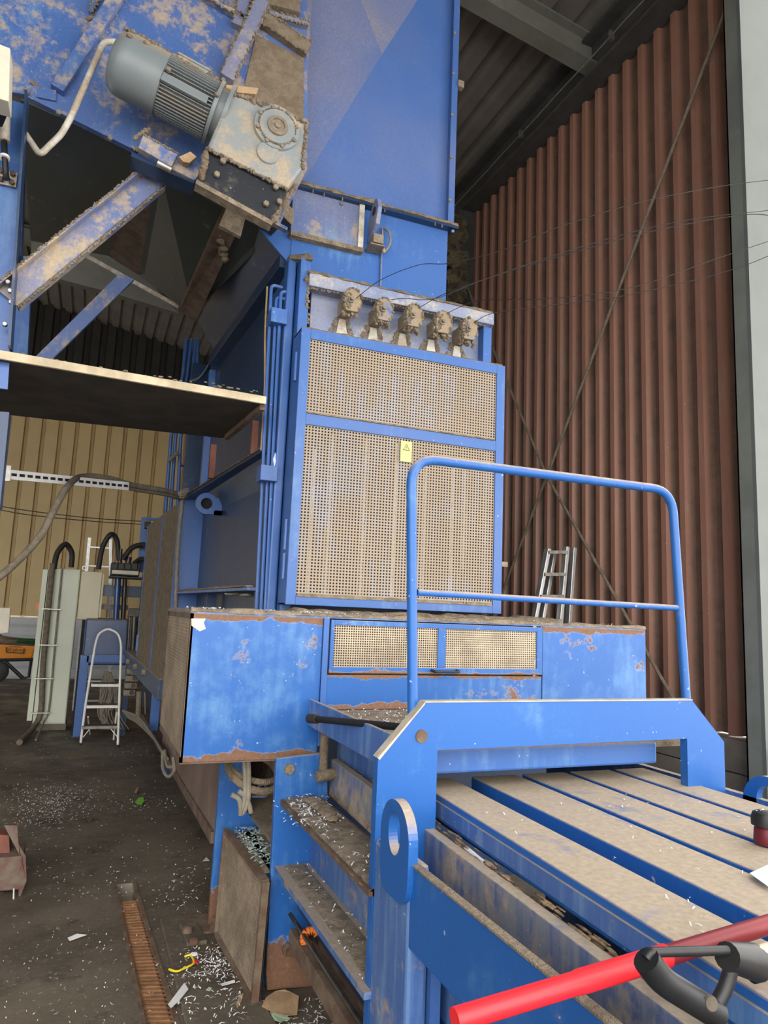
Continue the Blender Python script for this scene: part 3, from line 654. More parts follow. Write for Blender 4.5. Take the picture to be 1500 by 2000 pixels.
# platform of boards
PF = thing('platform', 'dark plywood platform with pale timber edge spanning left of the press', 'platform', (.15, 4.2, 2.75))
za = 2.75; pa, pb = at(-60, 680, Y=3.70), at(517, 775, Y=3.78)
z1 = (pa.z + pb.z) / 2
xl = at(-80, 700, Y=3.7).x
e0 = Vector((xl, 3.70, 0)); e1 = Vector((.80, 3.80, 0)); e2 = at(435, 856, Z=z1 - .03); e3 = at(-80, 800, Z=z1 - .03)
brd = [Vector((p.x, p.y, z1 - .03)) for p in (e0, e1, e2, e3)]
part('deck_board', MB().prism(brd, (0, 0, .03)), 'woodunder', PF)
part('edge_board', MB().hexa([(xl, 3.68, z1 - .035), (.80, 3.78, z1 - .035), (.80, 3.80, z1 - .035), (xl, 3.70, z1 - .035)], [(xl, 3.68, z1 + .008), (.80, 3.78, z1 + .008), (.80, 3.80, z1 + .008), (xl, 3.70, z1 + .008)]), 'wood', PF, bev=.003)
part('edge_angle', MB().bar((.79, 3.82, z1 - .045), (e2.x + .01, e2.y - .1, z1 - .045), .03, .03), 'rustplate', PF)
d = MB()
for i in range(40): lump(d, (random.uniform(xl, .8), 3.70 + random.uniform(0, .06), z1 + .01), random.uniform(.004, .010), 1, (1.5, 1, .6))
part('litter', d, 'dust', PF)
# ------------------------------------------------------------------ gear motor
GM = thing('gear_motor', 'big grey gear motor caked in dust on the conveyor side', 'motor', at(430, 300, Y=3.6))
YM = 3.62
m0, m1 = at(226, 118, Y=YM), at(428, 226, Y=YM); ax = (m1 - m0).normalized(); Lm = (m1 - m0).length
def ml(t): return m0 + ax * (Lm * t)
rM = .158
part('fan_cowl', MB().lathe(m0, ax, [(-.02, .06), (-.015, .11), (.0, .135), (.03, .155), (.06, rM), (Lm * .44, rM), (Lm * .45, rM - .012)], 40), 'grey', GM)
fn = MB().lathe(ml(.44), ax, [(0, .128), (Lm * .50, .128)], 40)
up_ = Vector((0, 0, 1)); sv = ax.cross(up_).normalized(); uv = sv.cross(ax)
for i in range(52):
    a = 2 * math.pi * i / 52; r_ = sv * math.cos(a) + uv * math.sin(a); t_ = ax.cross(r_)
    p = ml(.45) + r_ * .12; fn.hexa([p - t_ * .002, p + t_ * .002, p + t_ * .002 + r_ * .034, p - t_ * .002 + r_ * .034], [q + ax * (Lm * .47) for q in (p - t_ * .002, p + t_ * .002, p + t_ * .002 + r_ * .034, p - t_ * .002 + r_ * .034)])
part('finned_housing', fn, 'grey', GM, smooth=False)
part('end_flange', MB().lathe(ml(.93), ax, [(0, .165), (Lm * .035, .165), (Lm * .036, .14), (Lm * .10, .14), (Lm * .105, .175), (Lm * .14, .175)], 32), 'grey', GM)
tb = ml(.62) + uv * .165 + Vector((0, .03, 0))
def obox(mb, c, u, v, w_, a, b, cc):
    q = [(-a, -b), (a, -b), (a, b), (-a, b)]
    return mb.hexa([c + u * x + v * y - w_ * cc for x, y in q], [c + u * x + v * y + w_ * cc for x, y in q])
part('terminal_box', obox(obox(MB(), tb, ax, sv, uv, .085, .06, .03), tb + uv * .036, ax, sv, uv, .09, .065, .006), 'greydust', GM, bev=.006)
ft = ml(.66) - Vector((0, .14, 0)) - uv * .06
part('mounting_pad', obox(MB(), ft, ax, uv, Vector((0, -1, 0)), .12, .022, .012), 'grey', GM, bev=.004)
bolts('bolt', [ml(.47) + Vector((0, -.165, -.03)), ml(.93) + Vector((0, -.16, -.02)), ml(.93) + uv * .13 + Vector((0, -.09, 0))], (0, -1, 0), .013, .02, 'bolt', GM)
d = MB()
for i in range(240):
    t = random.uniform(-.02, .93); a = random.gauss(math.pi / 2, .42); r_ = (-sv * 0 + Vector((0, -1, 0)) * math.cos(a) + uv * math.sin(a)); lump(d, ml(t) + r_ * (rM + .002 if t < .44 else .152), random.uniform(.01, .022), 1, (1, 1, .6))
part('dust_crust', d, 'dust', GM, smooth=True)
# gearbox
YG = 3.48
gp = [(437, 208), (452, 180), (500, 190), (545, 203), (600, 238), (592, 330), (562, 368), (480, 330), (404, 290)]
GB = part('gearbox', MB().prism([at(x, y, Y=YG) for x, y in gp], (0, .30, 0)), 'greydust', GM, bev=.018)
fc = at(540, 252, Y=YG)
part('output_cover', MB().lathe(fc, (0, -1, 0), [(0, .125), (.018, .122), (.02, .098), (.026, .095)], 36), 'greydust', GB)
part('shaft_end', MB().lathe(fc + Vector((0, -.026, 0)), (0, -1, 0), [(0, .056), (.010, .054), (.011, .038), (.004, .036), (.004, .018), (.014, .016)], 28), 'bolt', GB)
bolts('bolt', [fc + Vector((.108 * math.cos(a), -.018, .108 * math.sin(a))) for a in [i * math.pi / 4 + .3 for i in range(8)]], (0, -1, 0), .012, .012, 'bolt', GB)
c2 = at(523, 300, Y=YG)
part('inspection_cap', MB().lathe(c2, (0, -1, 0), [(0, .062), (.012, .058)], 28), 'greydust', GB)
d = MB()
fluff(d, at(452, 180, Y=YG), at(600, 240, Y=YG), .018, 46); fluff(d, at(440, 190, Y=YG + .15), at(600, 240, Y=YG + .15), .022, 46); fluff(d, at(600, 240, Y=YG), at(590, 330, Y=YG), .014, 26)
fluff(d, at(404, 290, Y=YG - .01), at(562, 370, Y=YG - .01), .012, 50)
for i in range(90): a = random.uniform(0, 6.3); lump(d, fc + Vector((.10 * math.cos(a), -.024, .10 * math.sin(a))), random.uniform(.003, .007))
part('dust_crust', d, 'dust', GB, smooth=True)
# mounting bracket below gearbox
BR = part('bracket', MB().prism([at(402, 292, Y=YG + .01), at(562, 372, Y=YG + .01), at(533, 432, Y=YG + .01), at(384, 352, Y=YG + .01)], (0, .02, 0)), 'bracketblack', GM, bev=.003)
part('bracket_lip', MB().prism([at(384, 350, Y=YG), at(534, 432, Y=YG), at(531, 440, Y=YG), at(382, 358, Y=YG)], (0, .07, 0)), 'dust', BR)
bolts('bolt', [at(435, 316, Y=YG), at(538, 367, Y=YG), at(519, 399, Y=YG), at(545, 395, Y=YG), at(423, 342, Y=YG)], (0, -1, 0), .016, .018, 'bolt', BR)
d = MB(); fluff(d, at(535, 430, Y=YG), at(575, 360, Y=YG + .1), .02, 30)
for i in range(8): p = at(558 + i * 2, 395 + i * 2, Y=YG); d.tube([p, p + Vector((.004, 0, -.05)), p + Vector((.0, 0, -.09))], .004, 5)
fluff(d, at(402, 300, Y=YG), at(395, 345, Y=YG), .02, 26)
part('dust_crust', d, 'dust_dark', BR)
TA = part('torque_arm', MB().prism([at(280, 262, Y=3.60), at(348, 300, Y=3.60), at(335, 325, Y=3.60), at(270, 288, Y=3.60)], (0, .08, 0)), 'blue_conv', GM, bev=.004)
part('arm_channel', MB().prism([at(258, 285, Y=3.66), at(385, 348, Y=3.66), at(378, 358, Y=3.66), at(256, 305, Y=3.66)], (0, .12, 0)), 'blue_dark', GM)
part('arm_plate', MB().prism([at(340, 300, Y=3.64), at(396, 330, Y=3.64), at(380, 352, Y=3.64), at(325, 325, Y=3.64)], (0, .02, 0)), 'blue_conv', GM)
part('roller', MB().tube([at(308, 318, Y=3.62), at(335, 332, Y=3.62)], .02, 12), 'steel', GM)
d = MB(); fluff(d, at(262, 270, Y=3.6), at(290, 252, Y=3.62), .012, 16); fluff(d, at(280, 262, Y=3.6), at(348, 300, Y=3.6), .008, 36); fluff(d, at(258, 288, Y=3.64), at(300, 308, Y=3.64), .010, 24)
part('dust_crust', d, 'dust', GM)
o = part('cardboard_piece', MB().prism([at(350, 306, Y=3.58), at(372, 296, Y=3.58), at(384, 306, Y=3.58), at(370, 318, Y=3.58), at(358, 316, Y=3.58)], (0, .05, .01)), 'card'); tag(o, 'small brown cardboard scrap caught beneath the grey motor', 'cardboard')
o = part('wood_piece', MB().prism([at(423, 168, Y=3.6), at(428, 164, Y=3.6), at(505, 172, Y=3.6), at(500, 184, Y=3.6), at(440, 178, Y=3.6)], (0, .06, 0)), 'card'); tag(o, 'brown splintered scrap lying on top of the gearbox', 'scrap')
# white conduit beside the motor and box at the left edge
o = part('conduit', MB().tube(corners([at(226, 82, Y=3.75), at(203, 82, Y=3.72), at(137, 232, Y=3.70), at(120, 262, Y=3.70), at(78, 303, Y=3.72), at(50, 262, Y=3.75)], .03), .016, 10), 'whitepipe')
tag(o, 'dusty white conduit bent down beside the grey motor', 'conduit')
bxc = thing('junction_box', 'cream box hung at the upper left edge above a black cable', 'box', at(0, 140, Y=3.3))
part('body', MB().prism([at(-90, 50, Y=3.3), at(20, 94, Y=3.3), at(17, 198, Y=3.3), at(-90, 165, Y=3.3)], (0, .12, 0)), 'cream', bxc, bev=.004)
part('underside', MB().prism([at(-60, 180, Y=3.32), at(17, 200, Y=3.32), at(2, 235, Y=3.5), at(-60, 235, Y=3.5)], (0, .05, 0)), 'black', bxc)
gl = thing('cable_entry', 'white conduit end with black hose on a bolted plate at left edge', 'cable', at(8, 350, Y=3.7))
part('conduit_end', MB().tube([at(11, 205, Y=3.68), at(9, 276, Y=3.68)], .024, 12), 'whitepipe', gl)
part('hose', MB().tube(spline([at(8, 276, Y=3.68), at(9, 300, Y=3.67), at(12, 350, Y=3.68)]), [.014] * 16 + [.02], 10), 'blackplastic', gl)
part('collar', MB().ring(at(9, 308, Y=3.67), (0, .25, 1), .024, .014, .012, 20), 'white', gl)
part('plate', MB().prism([at(-30, 325, Y=3.73), at(34, 338, Y=3.73), at(31, 365, Y=3.73), at(-30, 352, Y=3.73)], (0, .01, 0)), 'whitepipe', gl)
bolts('bolt', [at(25, 340, Y=3.72), at(23, 356, Y=3.72), at(2, 334, Y=3.72), at(1, 350, Y=3.72)], (0, -1, 0), .014, .012, 'rustplate', gl)
#==LOWER==
# ------------------------------------------------------------------ guard box around the press foot
GX = thing('guard_box', 'low wide blue guard box with rust patches and two screened openings', 'cabinet', (1.7, 3.3, .93))
X0, X1, X2, X3, YF, YR, ZB, ZT = .425, 1.042, 2.285, 2.99, 3.3, 4.28, .935, 1.578
part('left_panel', MB().box(X0, X1, YF, YF + .012, ZB, ZT), 'blue_box', GX, bev=.003)
part('right_panel', MB().box(X2, X3, YF, YF + .012, ZB, ZT), 'blue_box', GX, bev=.003)
part('right_side', MB().box(X3 - .012, X3, YF + .012, YR, ZB, ZT), 'blue', GX)
part('top_plate', MB().box(X0, X3, YF, YR, ZT, ZT + .006), 'blue_worn', GX)
part('inner_panel', MB().box(X1, X2, YF + .09, YF + .10, 1.12, ZT), 'rustplate', GX)
part('bottom_plate', MB().box(X0, X1, YF, YR, ZB - .006, ZB), 'rustplate', GX)
part('centre_panel', MB().box(X1 + .006, X2 - .006, YF, YF + .012, 1.152, 1.312), 'blue_hatch', GX, bev=.002)
part('jamb', MB().box(X1 - .0, X1 + .028, YF - .012, YF, .99, ZT), 'blue', GX, bev=.002)
hz0, hz1 = 1.322, 1.572
HT = part('hatch', MB().box(X1 + .035, 1.095, YF - .016, YF, hz0, hz1).box(2.238, X2 - .012, YF - .016, YF, hz0, hz1).box(1.095, 2.238, YF - .016, YF, 1.548, hz1)
          .box(1.095, 2.238, YF - .016, YF, hz0, 1.352).box(1.648, 1.692, YF - .016, YF, 1.352, 1.548), 'blue_hatch', GX, bev=.002)
part('screen', MB().lattice((1.095, YF - .006, 1.352), (1, 0, 0), (0, 0, 1), .553, .196, 46, 17, .40), 'mesh_hatch', HT)
part('screen', MB().lattice((1.692, YF - .006, 1.352), (1, 0, 0), (0, 0, 1), .546, .196, 46, 17, .44), 'mesh_hatch', HT)
hx = at(863, 1308, Y=YF).x
part('handle', MB().tube(corners([(hx - .065, YF - .014, 1.340), (hx - .065, YF - .055, 1.336), (hx + .075, YF - .055, 1.336), (hx + .075, YF - .014, 1.340)], .02), .007, 8), 'blackplastic', HT, label='black bar handle below the screens')
part('peeled_patch', MB().prism([at(x, y, Y=YF - .001) for x, y in ((374, 1208), (402, 1208), (398, 1216), (402, 1228), (390, 1233), (374, 1222))], (0, -.001, 0)), 'cream', GX, label='pale patch where the paint has peeled at the corner')
# side screen
sf = MB().box(X0, X0 + .012, YF + .0, YF + .025, ZB, ZT).box(X0, X0 + .012, YR - .03, YR, ZB, ZT).box(X0, X0 + .012, YF, YR, ZB, ZB + .025).box(X0, X0 + .012, YF, YR, ZT - .025, ZT)
SF = part('side_frame', sf, 'rustplate', GX)
part('screen', MB().lattice((X0 + .004, YR - .03, ZB + .02), (0, -1, 0), (0, 0, 1), YR - YF - .05, ZT - ZB - .04, 44, 38, .58, .002), 'mesh_dark', SF)
part('backing', MB().box(X0 + .08, X0 + .085, YF + .02, YR - .02, ZB + .01, ZT - .01), 'black', SF)
d = MB(); strip(d, (X0, YF + .02, ZT + .012), (X3, YF + .02, ZT + .012), .05, .014, seg=120); strip(d, (X0 + .01, YF, ZT + .008), (X0 + .01, YR, ZT + .008), .03, .01, side=(1, 0, 0))
strip(d, (1.0, 3.75, ZT + .01), (2.6, 3.75, ZT + .02), .30, .03, seg=100)
part('dust_layer', d, 'dust', GX)
# ------------------------------------------------------------------ base frame of the press
BF = thing('press_base', 'blue and rust coloured base frame and posts beneath the guard box', 'frame', (.8, 3.9, 0))
p1 = [(432, 1480), (478, 1480), (474, 1575), (505, 1612), (440, 1625), (450, 1812), (408, 1818), (410, 1700)]
p1 = [(432, 1480), (478, 1480), (474, 1575), (505, 1615), (505, 1640), (447, 1640), (440, 1812), (406, 1818)]
part('post', MB().prism([at(x, y, Y=3.88) for x, y in p1], (0, .03, 0)), 'blue_rusty', BF)
part('foot_plate', MB().box(.62, .86, 3.80, 4.02, 0, .03), 'rustplate', BF, bev=.004)
part('foot_bolt', MB().lathe((.73, 3.80, .03), (0, 0, 1), [(0, .035), (.03, .033), (.035, .02), (.06, .02)], 8), 'rustplate', BF, smooth=False)
part('side_web', MB().hexa([(.71, 3.92, .45), (.73, 3.92, .45), (.69, 6.4, .45), (.67, 6.4, .45)], [(.71, 3.92, .925), (.73, 3.92, .925), (.69, 6.4, .925), (.67, 6.4, .925)]), 'pinkplate', BF)
part('base_rail', MB().hexa([(.69, 3.92, .40), (.76, 3.92, .40), (.74, 9.2, .34), (.66, 9.2, .34)], [(.69, 3.92, .46), (.76, 3.92, .46), (.74, 9.2, .40), (.66, 9.2, .40)]), 'rustplate', BF, bev=.004)
part('rear_plate', MB().box(1.05, 2.95, 4.15, 4.17, 0, .95), 'blue_dark', BF)
part('inner_plate', MB().box(1.02, 1.04, 3.3, 9.0, 0, .9), 'rustplate', BF)
for y in (7.4, ): part('foot', MB().box(.80, .95, y, y + .15, 0, .42), 'blue_dark', BF)
part('sloping_tray', MB().hexa([(.90, 3.25, .52), (1.1, 3.25, .60), (1.1, 5.2, .60), (.86, 5.2, .52)], [(.90, 3.25, .54), (1.1, 3.25, .62), (1.1, 5.2, .62), (.86, 5.2, .54)]), 'dust_dark', BF)
PB = part('post', MB().prism([at(x, y, Y=3.2) for x, y in ((540, 1482), (640, 1470), (640, 1560), (612, 1580), (608, 1900), (616, 1926), (522, 1935), (520, 1900))], (0, .03, 0)), 'blue_rusty', BF, bev=.003)
part('post_bolt', MB().lathe(at(562, 1852, Y=3.2), (0, -1, 0), [(0, .030), (.02, .028), (.022, .016), (.05, .016)], 6), 'rustplate', PB, smooth=False)
part('post_bolt', MB().lathe(at(565, 1502, Y=3.2), (0, -1, 0), [(0, .025), (.012, .022)], 14), 'dust', PB)
# battery of small blue box and leaning guard panel
bb = thing('blue_box', 'dark blue sheet-metal box littered with pale shreds below the guard box', 'box', (.86, 3.55, 0))
part('body', MB().box(.84, .90, 3.26, 3.85, 0.0, .47).box(.80, 1.0, 3.25, 3.85, .43, .47), 'blue_dark', bb, bev=.004)
GP = thing('leaning_screen', 'rusty mesh guard panel leaning on edge beside the blue post', 'panel', (.74, 3.5, 0))
gn0, gn1 = at(500, 1955, Z=.004), at(519, 1722, Y=gn0.y if False else 3.15)
gf0, gf1 = at(424, 1822, Z=.05), at(442, 1622, Y=3.78)
gn0 = at(497, 1957, Y=3.12)
gq = [gf0, gn0, gn1, gf1]
fr = MB()
for i in range(4): fr.bar(gq[i], gq[(i + 1) % 4], .02, .03, up=(1, 0, .1))
part('frame', fr, 'rustplate', GP)
scn = MB(); nU, nV = 36, 30
def bil(u, v): return gq[0].lerp(gq[1], u).lerp(gq[3].lerp(gq[2], u), v)
for i in range(nU + 1):
    u = i / nU; du = .23 / nU; scn.prism([bil(max(0, u - du), 0), bil(min(1, u + du), 0), bil(min(1, u + du), 1), bil(max(0, u - du), 1)], (.002, 0, 0))
for j in range(nV + 1):
    u = j / nV; du = .23 / nV; scn.prism([bil(0, max(0, u - du)), bil(1, max(0, u - du)), bil(1, min(1, u + du)), bil(0, min(1, u + du))], (.002, 0, 0))
part('screen', scn, 'mesh_dark', GP)
part('backing', MB().prism([p + Vector((.02, 0, 0)) for p in gq], (.004, 0, 0)), 'black', GP)
# ------------------------------------------------------------------ bale channel: long flanged sides in front of the press
CH = thing('bale_channel', 'long blue flanged bale channel running toward the viewer with dusty ledges', 'channel', (1.6, 1.5, 0))
part('top_plate', MB().box(.985, 1.0, 2.2, 3.28, 1.085, 1.205), 'blue_worn', CH, bev=.003)
part('upper_web', MB().box(1.135, 1.15, 2.46, 3.28, .90, 1.125), 'blue_worn', CH)
part('floor_plate', MB().box(1.0, 2.3, 2.3, 3.3, 1.13, 1.15), 'dust', CH)
part('side_beam', skew(MB().box(1.04, 1.075, -.3, 3.22, .785, .945), .045), 'blue_beam', CH, bev=.003)
part('ledge', MB().box(.855, 1.045, 2.12, 3.2, .765, .785).box(.90, 1.045, -.3, 1.9, .765, .785), 'rustplate', CH)
part('web', MB().box(1.0, 1.015, -.3, 3.2, .51, .765), 'blue_worn', CH)
part('ledge', MB().box(.845, 1.01, 2.10, 3.2, .49, .51), 'blue_worn', CH)
part('web', MB().box(.955, .97, -.3, 3.19, .33, .49), 'blue_dark', CH)
part('inner_side', MB().box(1.06, 1.08, -.3, 3.19, .0, .49), 'rustplate', CH)
part('lower_rail', MB().box(.885, .955, 1.0, 3.05, .24, .31).box(.80, .86, 1.2, 2.7, .0, .04), 'rustplate', CH, bev=.003)
part('rod', MB().tube([(.90, 3.10, .345), (.90, 1.6, .345)], .009, 8), 'oily', CH)
part('right_side', MB().box(2.3, 2.33, -.3, 3.28, .0, 1.0), 'blue_worn', CH)
d = MB(); strip(d, (.95, 2.12, .783), (.95, 3.19, .783), .19, .012, side=(1, 0, 0), amp=.10); strip(d, (.93, 2.12, .508), (.93, 3.18, .508), .11, .007, side=(1, 0, 0), amp=.15); strip(d, (.985, -.3, .783), (.985, 1.9, .783), .13, .012, side=(1, 0, 0), amp=.1)
part('dust_layer', d, 'dust', CH)
d = MB()
for i in range(420): lump(d, (random.uniform(1.08, 1.12), random.uniform(.3, 3.2), random.uniform(.90, .945)), random.uniform(.006, .014), 1, (.5, 3.2, .35))
d.box(1.078, 1.12, -.3, 3.2, .88, .915); skew(d, .045)
part('packed_cardboard', d, 'cardedge', CH)
# pipe stub and clamp at the post head
part('pipe_stub', MB().tube([(1.035, 3.17, .90), (1.035, 3.17, 1.09)], .02, 10).tube([(1.0, 3.15, .885), (1.10, 3.15, .895)], .025, 10), 'dust_dark', CH)
# side plate nearest the viewer
part('side_plate', MB().box(.872, .888, -.3, 2.10, .725, .935), 'blue_arch', CH, bev=.003)
part('plate_edge', MB().box(.868, .892, -.3, 1.86, .935, .94), 'dust_dark', CH)
part('lower_web', MB().box(1.02, 1.03, -.3, 2.0, .0, .77), 'blue_rusty', CH)
part('stay', MB().box(.935, .965, 1.85, 1.90, .0, .73), 'blue', CH)
# ------------------------------------------------------------------ slatted lid in front of the press
BD = thing('slatted_lid', 'blue slatted lid with dusty raised bars lying over the channel', 'lid', (1.66, 1.0, .93))
part('base_sheet', skew(MB().box(1.16, 2.16, -.3, 2.42, .915, .925), .035), 'blue_dark', BD)
for i, (a, b) in enumerate(((1.13, 1.285), (1.37, 1.565), (1.592, 1.785), (1.812, 2.005), (2.032, 2.18))):
    m = skew(MB().box(a, b, -.3, 2.44, .925 if i else .94, 1.02), .033)
    if i == 0:
        for v in m.v:
            if v.x < a + .02 + .033 * (v.y - 2.2): v.x -= .022 * (2.2 - v.y)
    k = part('bar', m, 'blue_lid', BD, bev=.004)
part('side_lip', skew(MB().box(1.122, 1.13, -.3, 2.42, .955, 1.0), .055), 'blue_worn', BD)
# ------------------------------------------------------------------ portal frame
YA = 2.12
PA = thing('portal_frame', 'blue plate portal frame straddling the slatted lid with chamfered corners', 'frame', (1.58, 2.2, 0))
def A_(x, y): p = at(x, y, Y=YA); return Vector((p.x, YA, p.z))
xl_, xli, xri, xr_ = .868, 1.072, 2.112, 2.296
zt_, zb_ = 1.331, 1.188
ol = [(xl_, .0), (xl_, 1.166), (1.022, zt_), (2.14, zt_), (xr_, 1.175), (xr_, .0), (xri, .0), (xri, zb_ + .004), (xli, zb_ - .006), (xli, .0)]
# built as three convex pieces welded in one plate
pf = MB(); dY = (0, .035, 0)
pf.prism([(xl_, YA, 0), (xli, YA, 0), (xli, YA, zb_ - .006), (xli, YA, zt_), (1.022, YA, zt_), (xl_, YA, 1.166)], dY)
pf.prism([(xli, YA, zb_ - .006), (xri, YA, zb_ + .004), (xri, YA, zt_), (xli, YA, zt_)], dY)
pf.prism([(xri, YA, 0), (xr_, YA, 0), (xr_, YA, 1.175), (2.14, YA, zt_), (xri, YA, zt_)], dY)
part('portal_plate', pf, 'blue_arch', PA)
M['paledust'] = flat('pale_dust', (.50, .45, .37), .95, 0, .3, 12, bmp=.5)
part('edge_cap', MB().prism([(xl_ - .002, YA - .004, 1.166), (1.022, YA - .004, zt_ + .002), (1.022, YA - .004, zt_ - .004), (xl_ + .004, YA - .004, 1.160)], (0, .042, 0)), 'paledust', PA)
part('edge_cap', MB().box(1.022, 2.14, YA - .003, YA + .038, zt_, zt_ + .004), 'paledust', PA)
part('cross_tube', MB().box(1.075, 2.06, 2.22, 2.30, 1.085, 1.165), 'blue', PA, bev=.008)
part('pivot_pin', MB().lathe(A_(823, 1438), (0, -1, 0), [(0, .021), (.004, .020)], 22), 'rustplate', PA, label='round rusty pin end')
part('leg_block', MB().box(.868, .93, 1.86, YA, 0, .93), 'blue_worn', PA, bev=.012)
def lug(x, side, name='lug_ring'):
    m = MB(); cy, cz = 1.945, .985; n = 36; th = .028; ro, ri = .100, .058
    def outl(a):
        y, z = math.cos(a) * ro, math.sin(a) * ro * 1.05
        return y, z
    inn = [(math.cos(2 * math.pi * i / n) * ri * .72, math.sin(2 * math.pi * i / n) * ri + .01) for i in range(n)]
    out = []
    for i in range(n):
        a = 2 * math.pi * i / n; y, z = math.cos(a) * ro, math.sin(a) * ro
        if a > math.pi: z = -abs(math.sin(a)) ** .45 * .16; y = (1 if math.cos(a) > 0 else -1) * abs(math.cos(a)) ** .45 * ro
        out.append((y, z))
    V_ = []
    for xx in (x, x + th):
        V_ += [(xx, cy + y, cz + z) for y, z in out] + [(xx, cy + y, cz + z) for y, z in inn]
    fs = []
    for i in range(n):
        j = (i + 1) % n
        fs += [(i, j, n + j, n + i), (2 * n + i, 2 * n + j, 3 * n + j, 3 * n + i), (i, j, 2 * n + j, 2 * n + i), (n + i, n + j, 3 * n + j, 3 * n + i)]
    m.add(V_, fs); return part(name, m, 'blue_arch', PA, smooth=False)
lug(.855, 0); lug(2.30, 1)
# ------------------------------------------------------------------ handrail
HR = thing('handrail', 'bent blue tube handrail rising from the portal frame', 'handrail', (1.58, 2.16, 1.33))
q = [at(810, 1392, Y=2.17), at(803, 905, Y=2.17), at(845, 888, Y=2.17), at(1285, 955, Y=2.17), at(1318, 985, Y=2.17), at(1343, 1368, Y=2.17)]
q[0].x = 1.01; top = [Vector((1.005, 2.17, 1.26)), Vector((.985, 2.17, 2.155)), Vector((2.10, 2.17, 2.145)), Vector((2.165, 2.17, 1.26))]
top[1] = at(803, 893, Y=2.17); top[2] = at(1312, 958, Y=2.17)
part('rail_tube', MB().tube(corners(top, .10, 8), .0172, 16), 'blue_arch', HR)
part('middle_rail', MB().tube([at(815, 1157, Y=2.17), at(1332, 1188, Y=2.17)], .0115, 12), 'blue_arch', HR)
# gas strut
gs = thing('gas_strut', 'black gas strut lying from the guard box corner to the portal frame', 'strut', at(700, 1412, Y=2.7))
g0, g1 = at(604, 1403, Y=2.9), at(835, 1425, Y=2.26)
part('cylinder', MB().tube([g0.lerp(g1, .08), g1], .014, 14), 'blackplastic', gs)
part('rod_end', MB().tube([g0, g0.lerp(g1, .08)], .019, 12), 'rubberblack', gs)
#==RIGHT==
# aluminium ladder leaning on the right wall
def ladder(name, label, a0, a1, b0, b1, nr, mat, rung_mat, w=.05, t=.025, t0=0., rw=.03):
    T_ = thing(name, label, 'ladder', (a0 + b0) / 2)
    for (p, q_) in ((a0, a1), (b0, b1)): part('rail', MB().bar(p, q_, t, w, up=(b0 - a0)), mat, T_, bev=.003)
    for i in range(nr):
        k = (i + .5) / nr * (1 - t0) + t0; part('rung', MB().bar(a0.lerp(a1, k), b0.lerp(b1, k), rw, .025), rung_mat, T_, bev=.002)
    return T_
LA = thing('stepladder', 'folded aluminium stepladder leaning against the red-brown wall', 'ladder', (3.75, 4.8, 0))
Yl = 4.75
def rail2(px0, py0, px1, py1, y, nm='rail'):
    a = at(px0, py0, Y=y); b = at(px1, py1, Y=y); b2 = a + (b - a) * ((a.z - .0) / (a.z - b.z)); part(nm, MB().bar(a, b2, .03, .055, up=(0, 1, 0)), 'alu', LA, bev=.003)
rail2(1070, 1072, 1043, 1212, Yl); rail2(1106, 1068, 1093, 1214, Yl); rail2(1082, 1078, 1058, 1212, Yl + .14); rail2(1120, 1070, 1110, 1214, Yl + .14)
for z in (1079, 1122, 1165, 1212):
    k = (z - 1072) / 140; part('tread', MB().bar(at(1068 - 26 * k, z, Y=Yl), at(1104 - 13 * k, z, Y=Yl), .09, .025), 'aludirty', LA)
# baling wires
WR = [[(695, 583), (745, 546), (820, 517), (880, 514), (985, 487), (1100, 440), (1250, 395), (1400, 365), (1500, 352)],
      [(764, 585), (790, 583), (850, 583), (940, 548), (1100, 493), (1240, 452), (1360, 427), (1500, 411)],
      [(817, 602), (870, 573), (960, 541), (1130, 490), (1300, 446), (1450, 420), (1510, 421)],
      [(872, 612), (930, 588), (1000, 585), (1090, 582), (1240, 560), (1400, 505), (1505, 470)],
      [(926, 630), (962, 612), (1060, 598), (1200, 581), (1360, 546), (1450, 520), (1505, 498)]]
names = ['topmost', 'second', 'third', 'fourth', 'lowest']
for i, wpts in enumerate(WR):
    n = len(wpts); pts = []
    for k, (x, y) in enumerate(wpts):
        t = k / (n - 1); pts.append(at(x, y, Y=3.82 - .75 * t))
    o = part('baling_wire', MB().tube(spline(pts, 6), .0022, 5), 'ink', loc=pts[0]); tag(o, 'thin baling wire from the %s pulley of the top bar toward the right' % ['leftmost', 'second', 'middle', 'fourth', 'rightmost'][i], 'wire', 'baling wires')
#==BACK==
# ------------------------------------------------------------------ things in the background left
def box3(px0, py0, px1, py1, Y, d, **k):   # upright box from two pixel corners
    a, b = at(px0, py0, Y=Y), at(px1, py1, Y=Y); xx = sorted((a.x, b.x)); zz = sorted((a.z, b.z)); return MB().box(xx[0], xx[1], Y, Y + d, zz[0], zz[1])
CC = thing('control_cabinet', 'tall pale green control cabinet with conduits clipped down its front', 'cabinet', (-.34, 10.4, 0))
part('body', MB().box(-.52, -.14, 10.2, 10.6, .08, 2.04), 'green', CC, bev=.006)
part('side_strip', MB().box(-.59, -.53, 10.22, 10.5, .12, 2.02), 'green', CC, bev=.004)
part('door', MB().box(-.36, -.15, 10.185, 10.2, .10, 2.02), 'green', CC, bev=.003)
part('plinth', MB().box(-.47, -.13, 10.22, 10.55, 0, .08), 'plinth', CC)
part('eye_bolt', MB().ring((-.48, 10.3, 2.07), (0, 1, 0), .03, .018, .01, 16), 'steel', CC)
part('eye_bolt', MB().ring((-.10, 10.3, 2.07), (0, 1, 0), .03, .018, .01, 16), 'steel', CC)
part('switch', MB().box(-.62, -.59, 10.25, 10.33, 1.50, 1.58), 'orange', CC, label='small red-orange switch on the left side')
cp = [at(103, 1100, Y=10.13), at(95, 1180, Y=10.13), at(84, 1300, Y=10.13), at(80, 1385, Y=10.13), at(66, 1420, Y=10.0), at(38, 1450, Z=.04)]
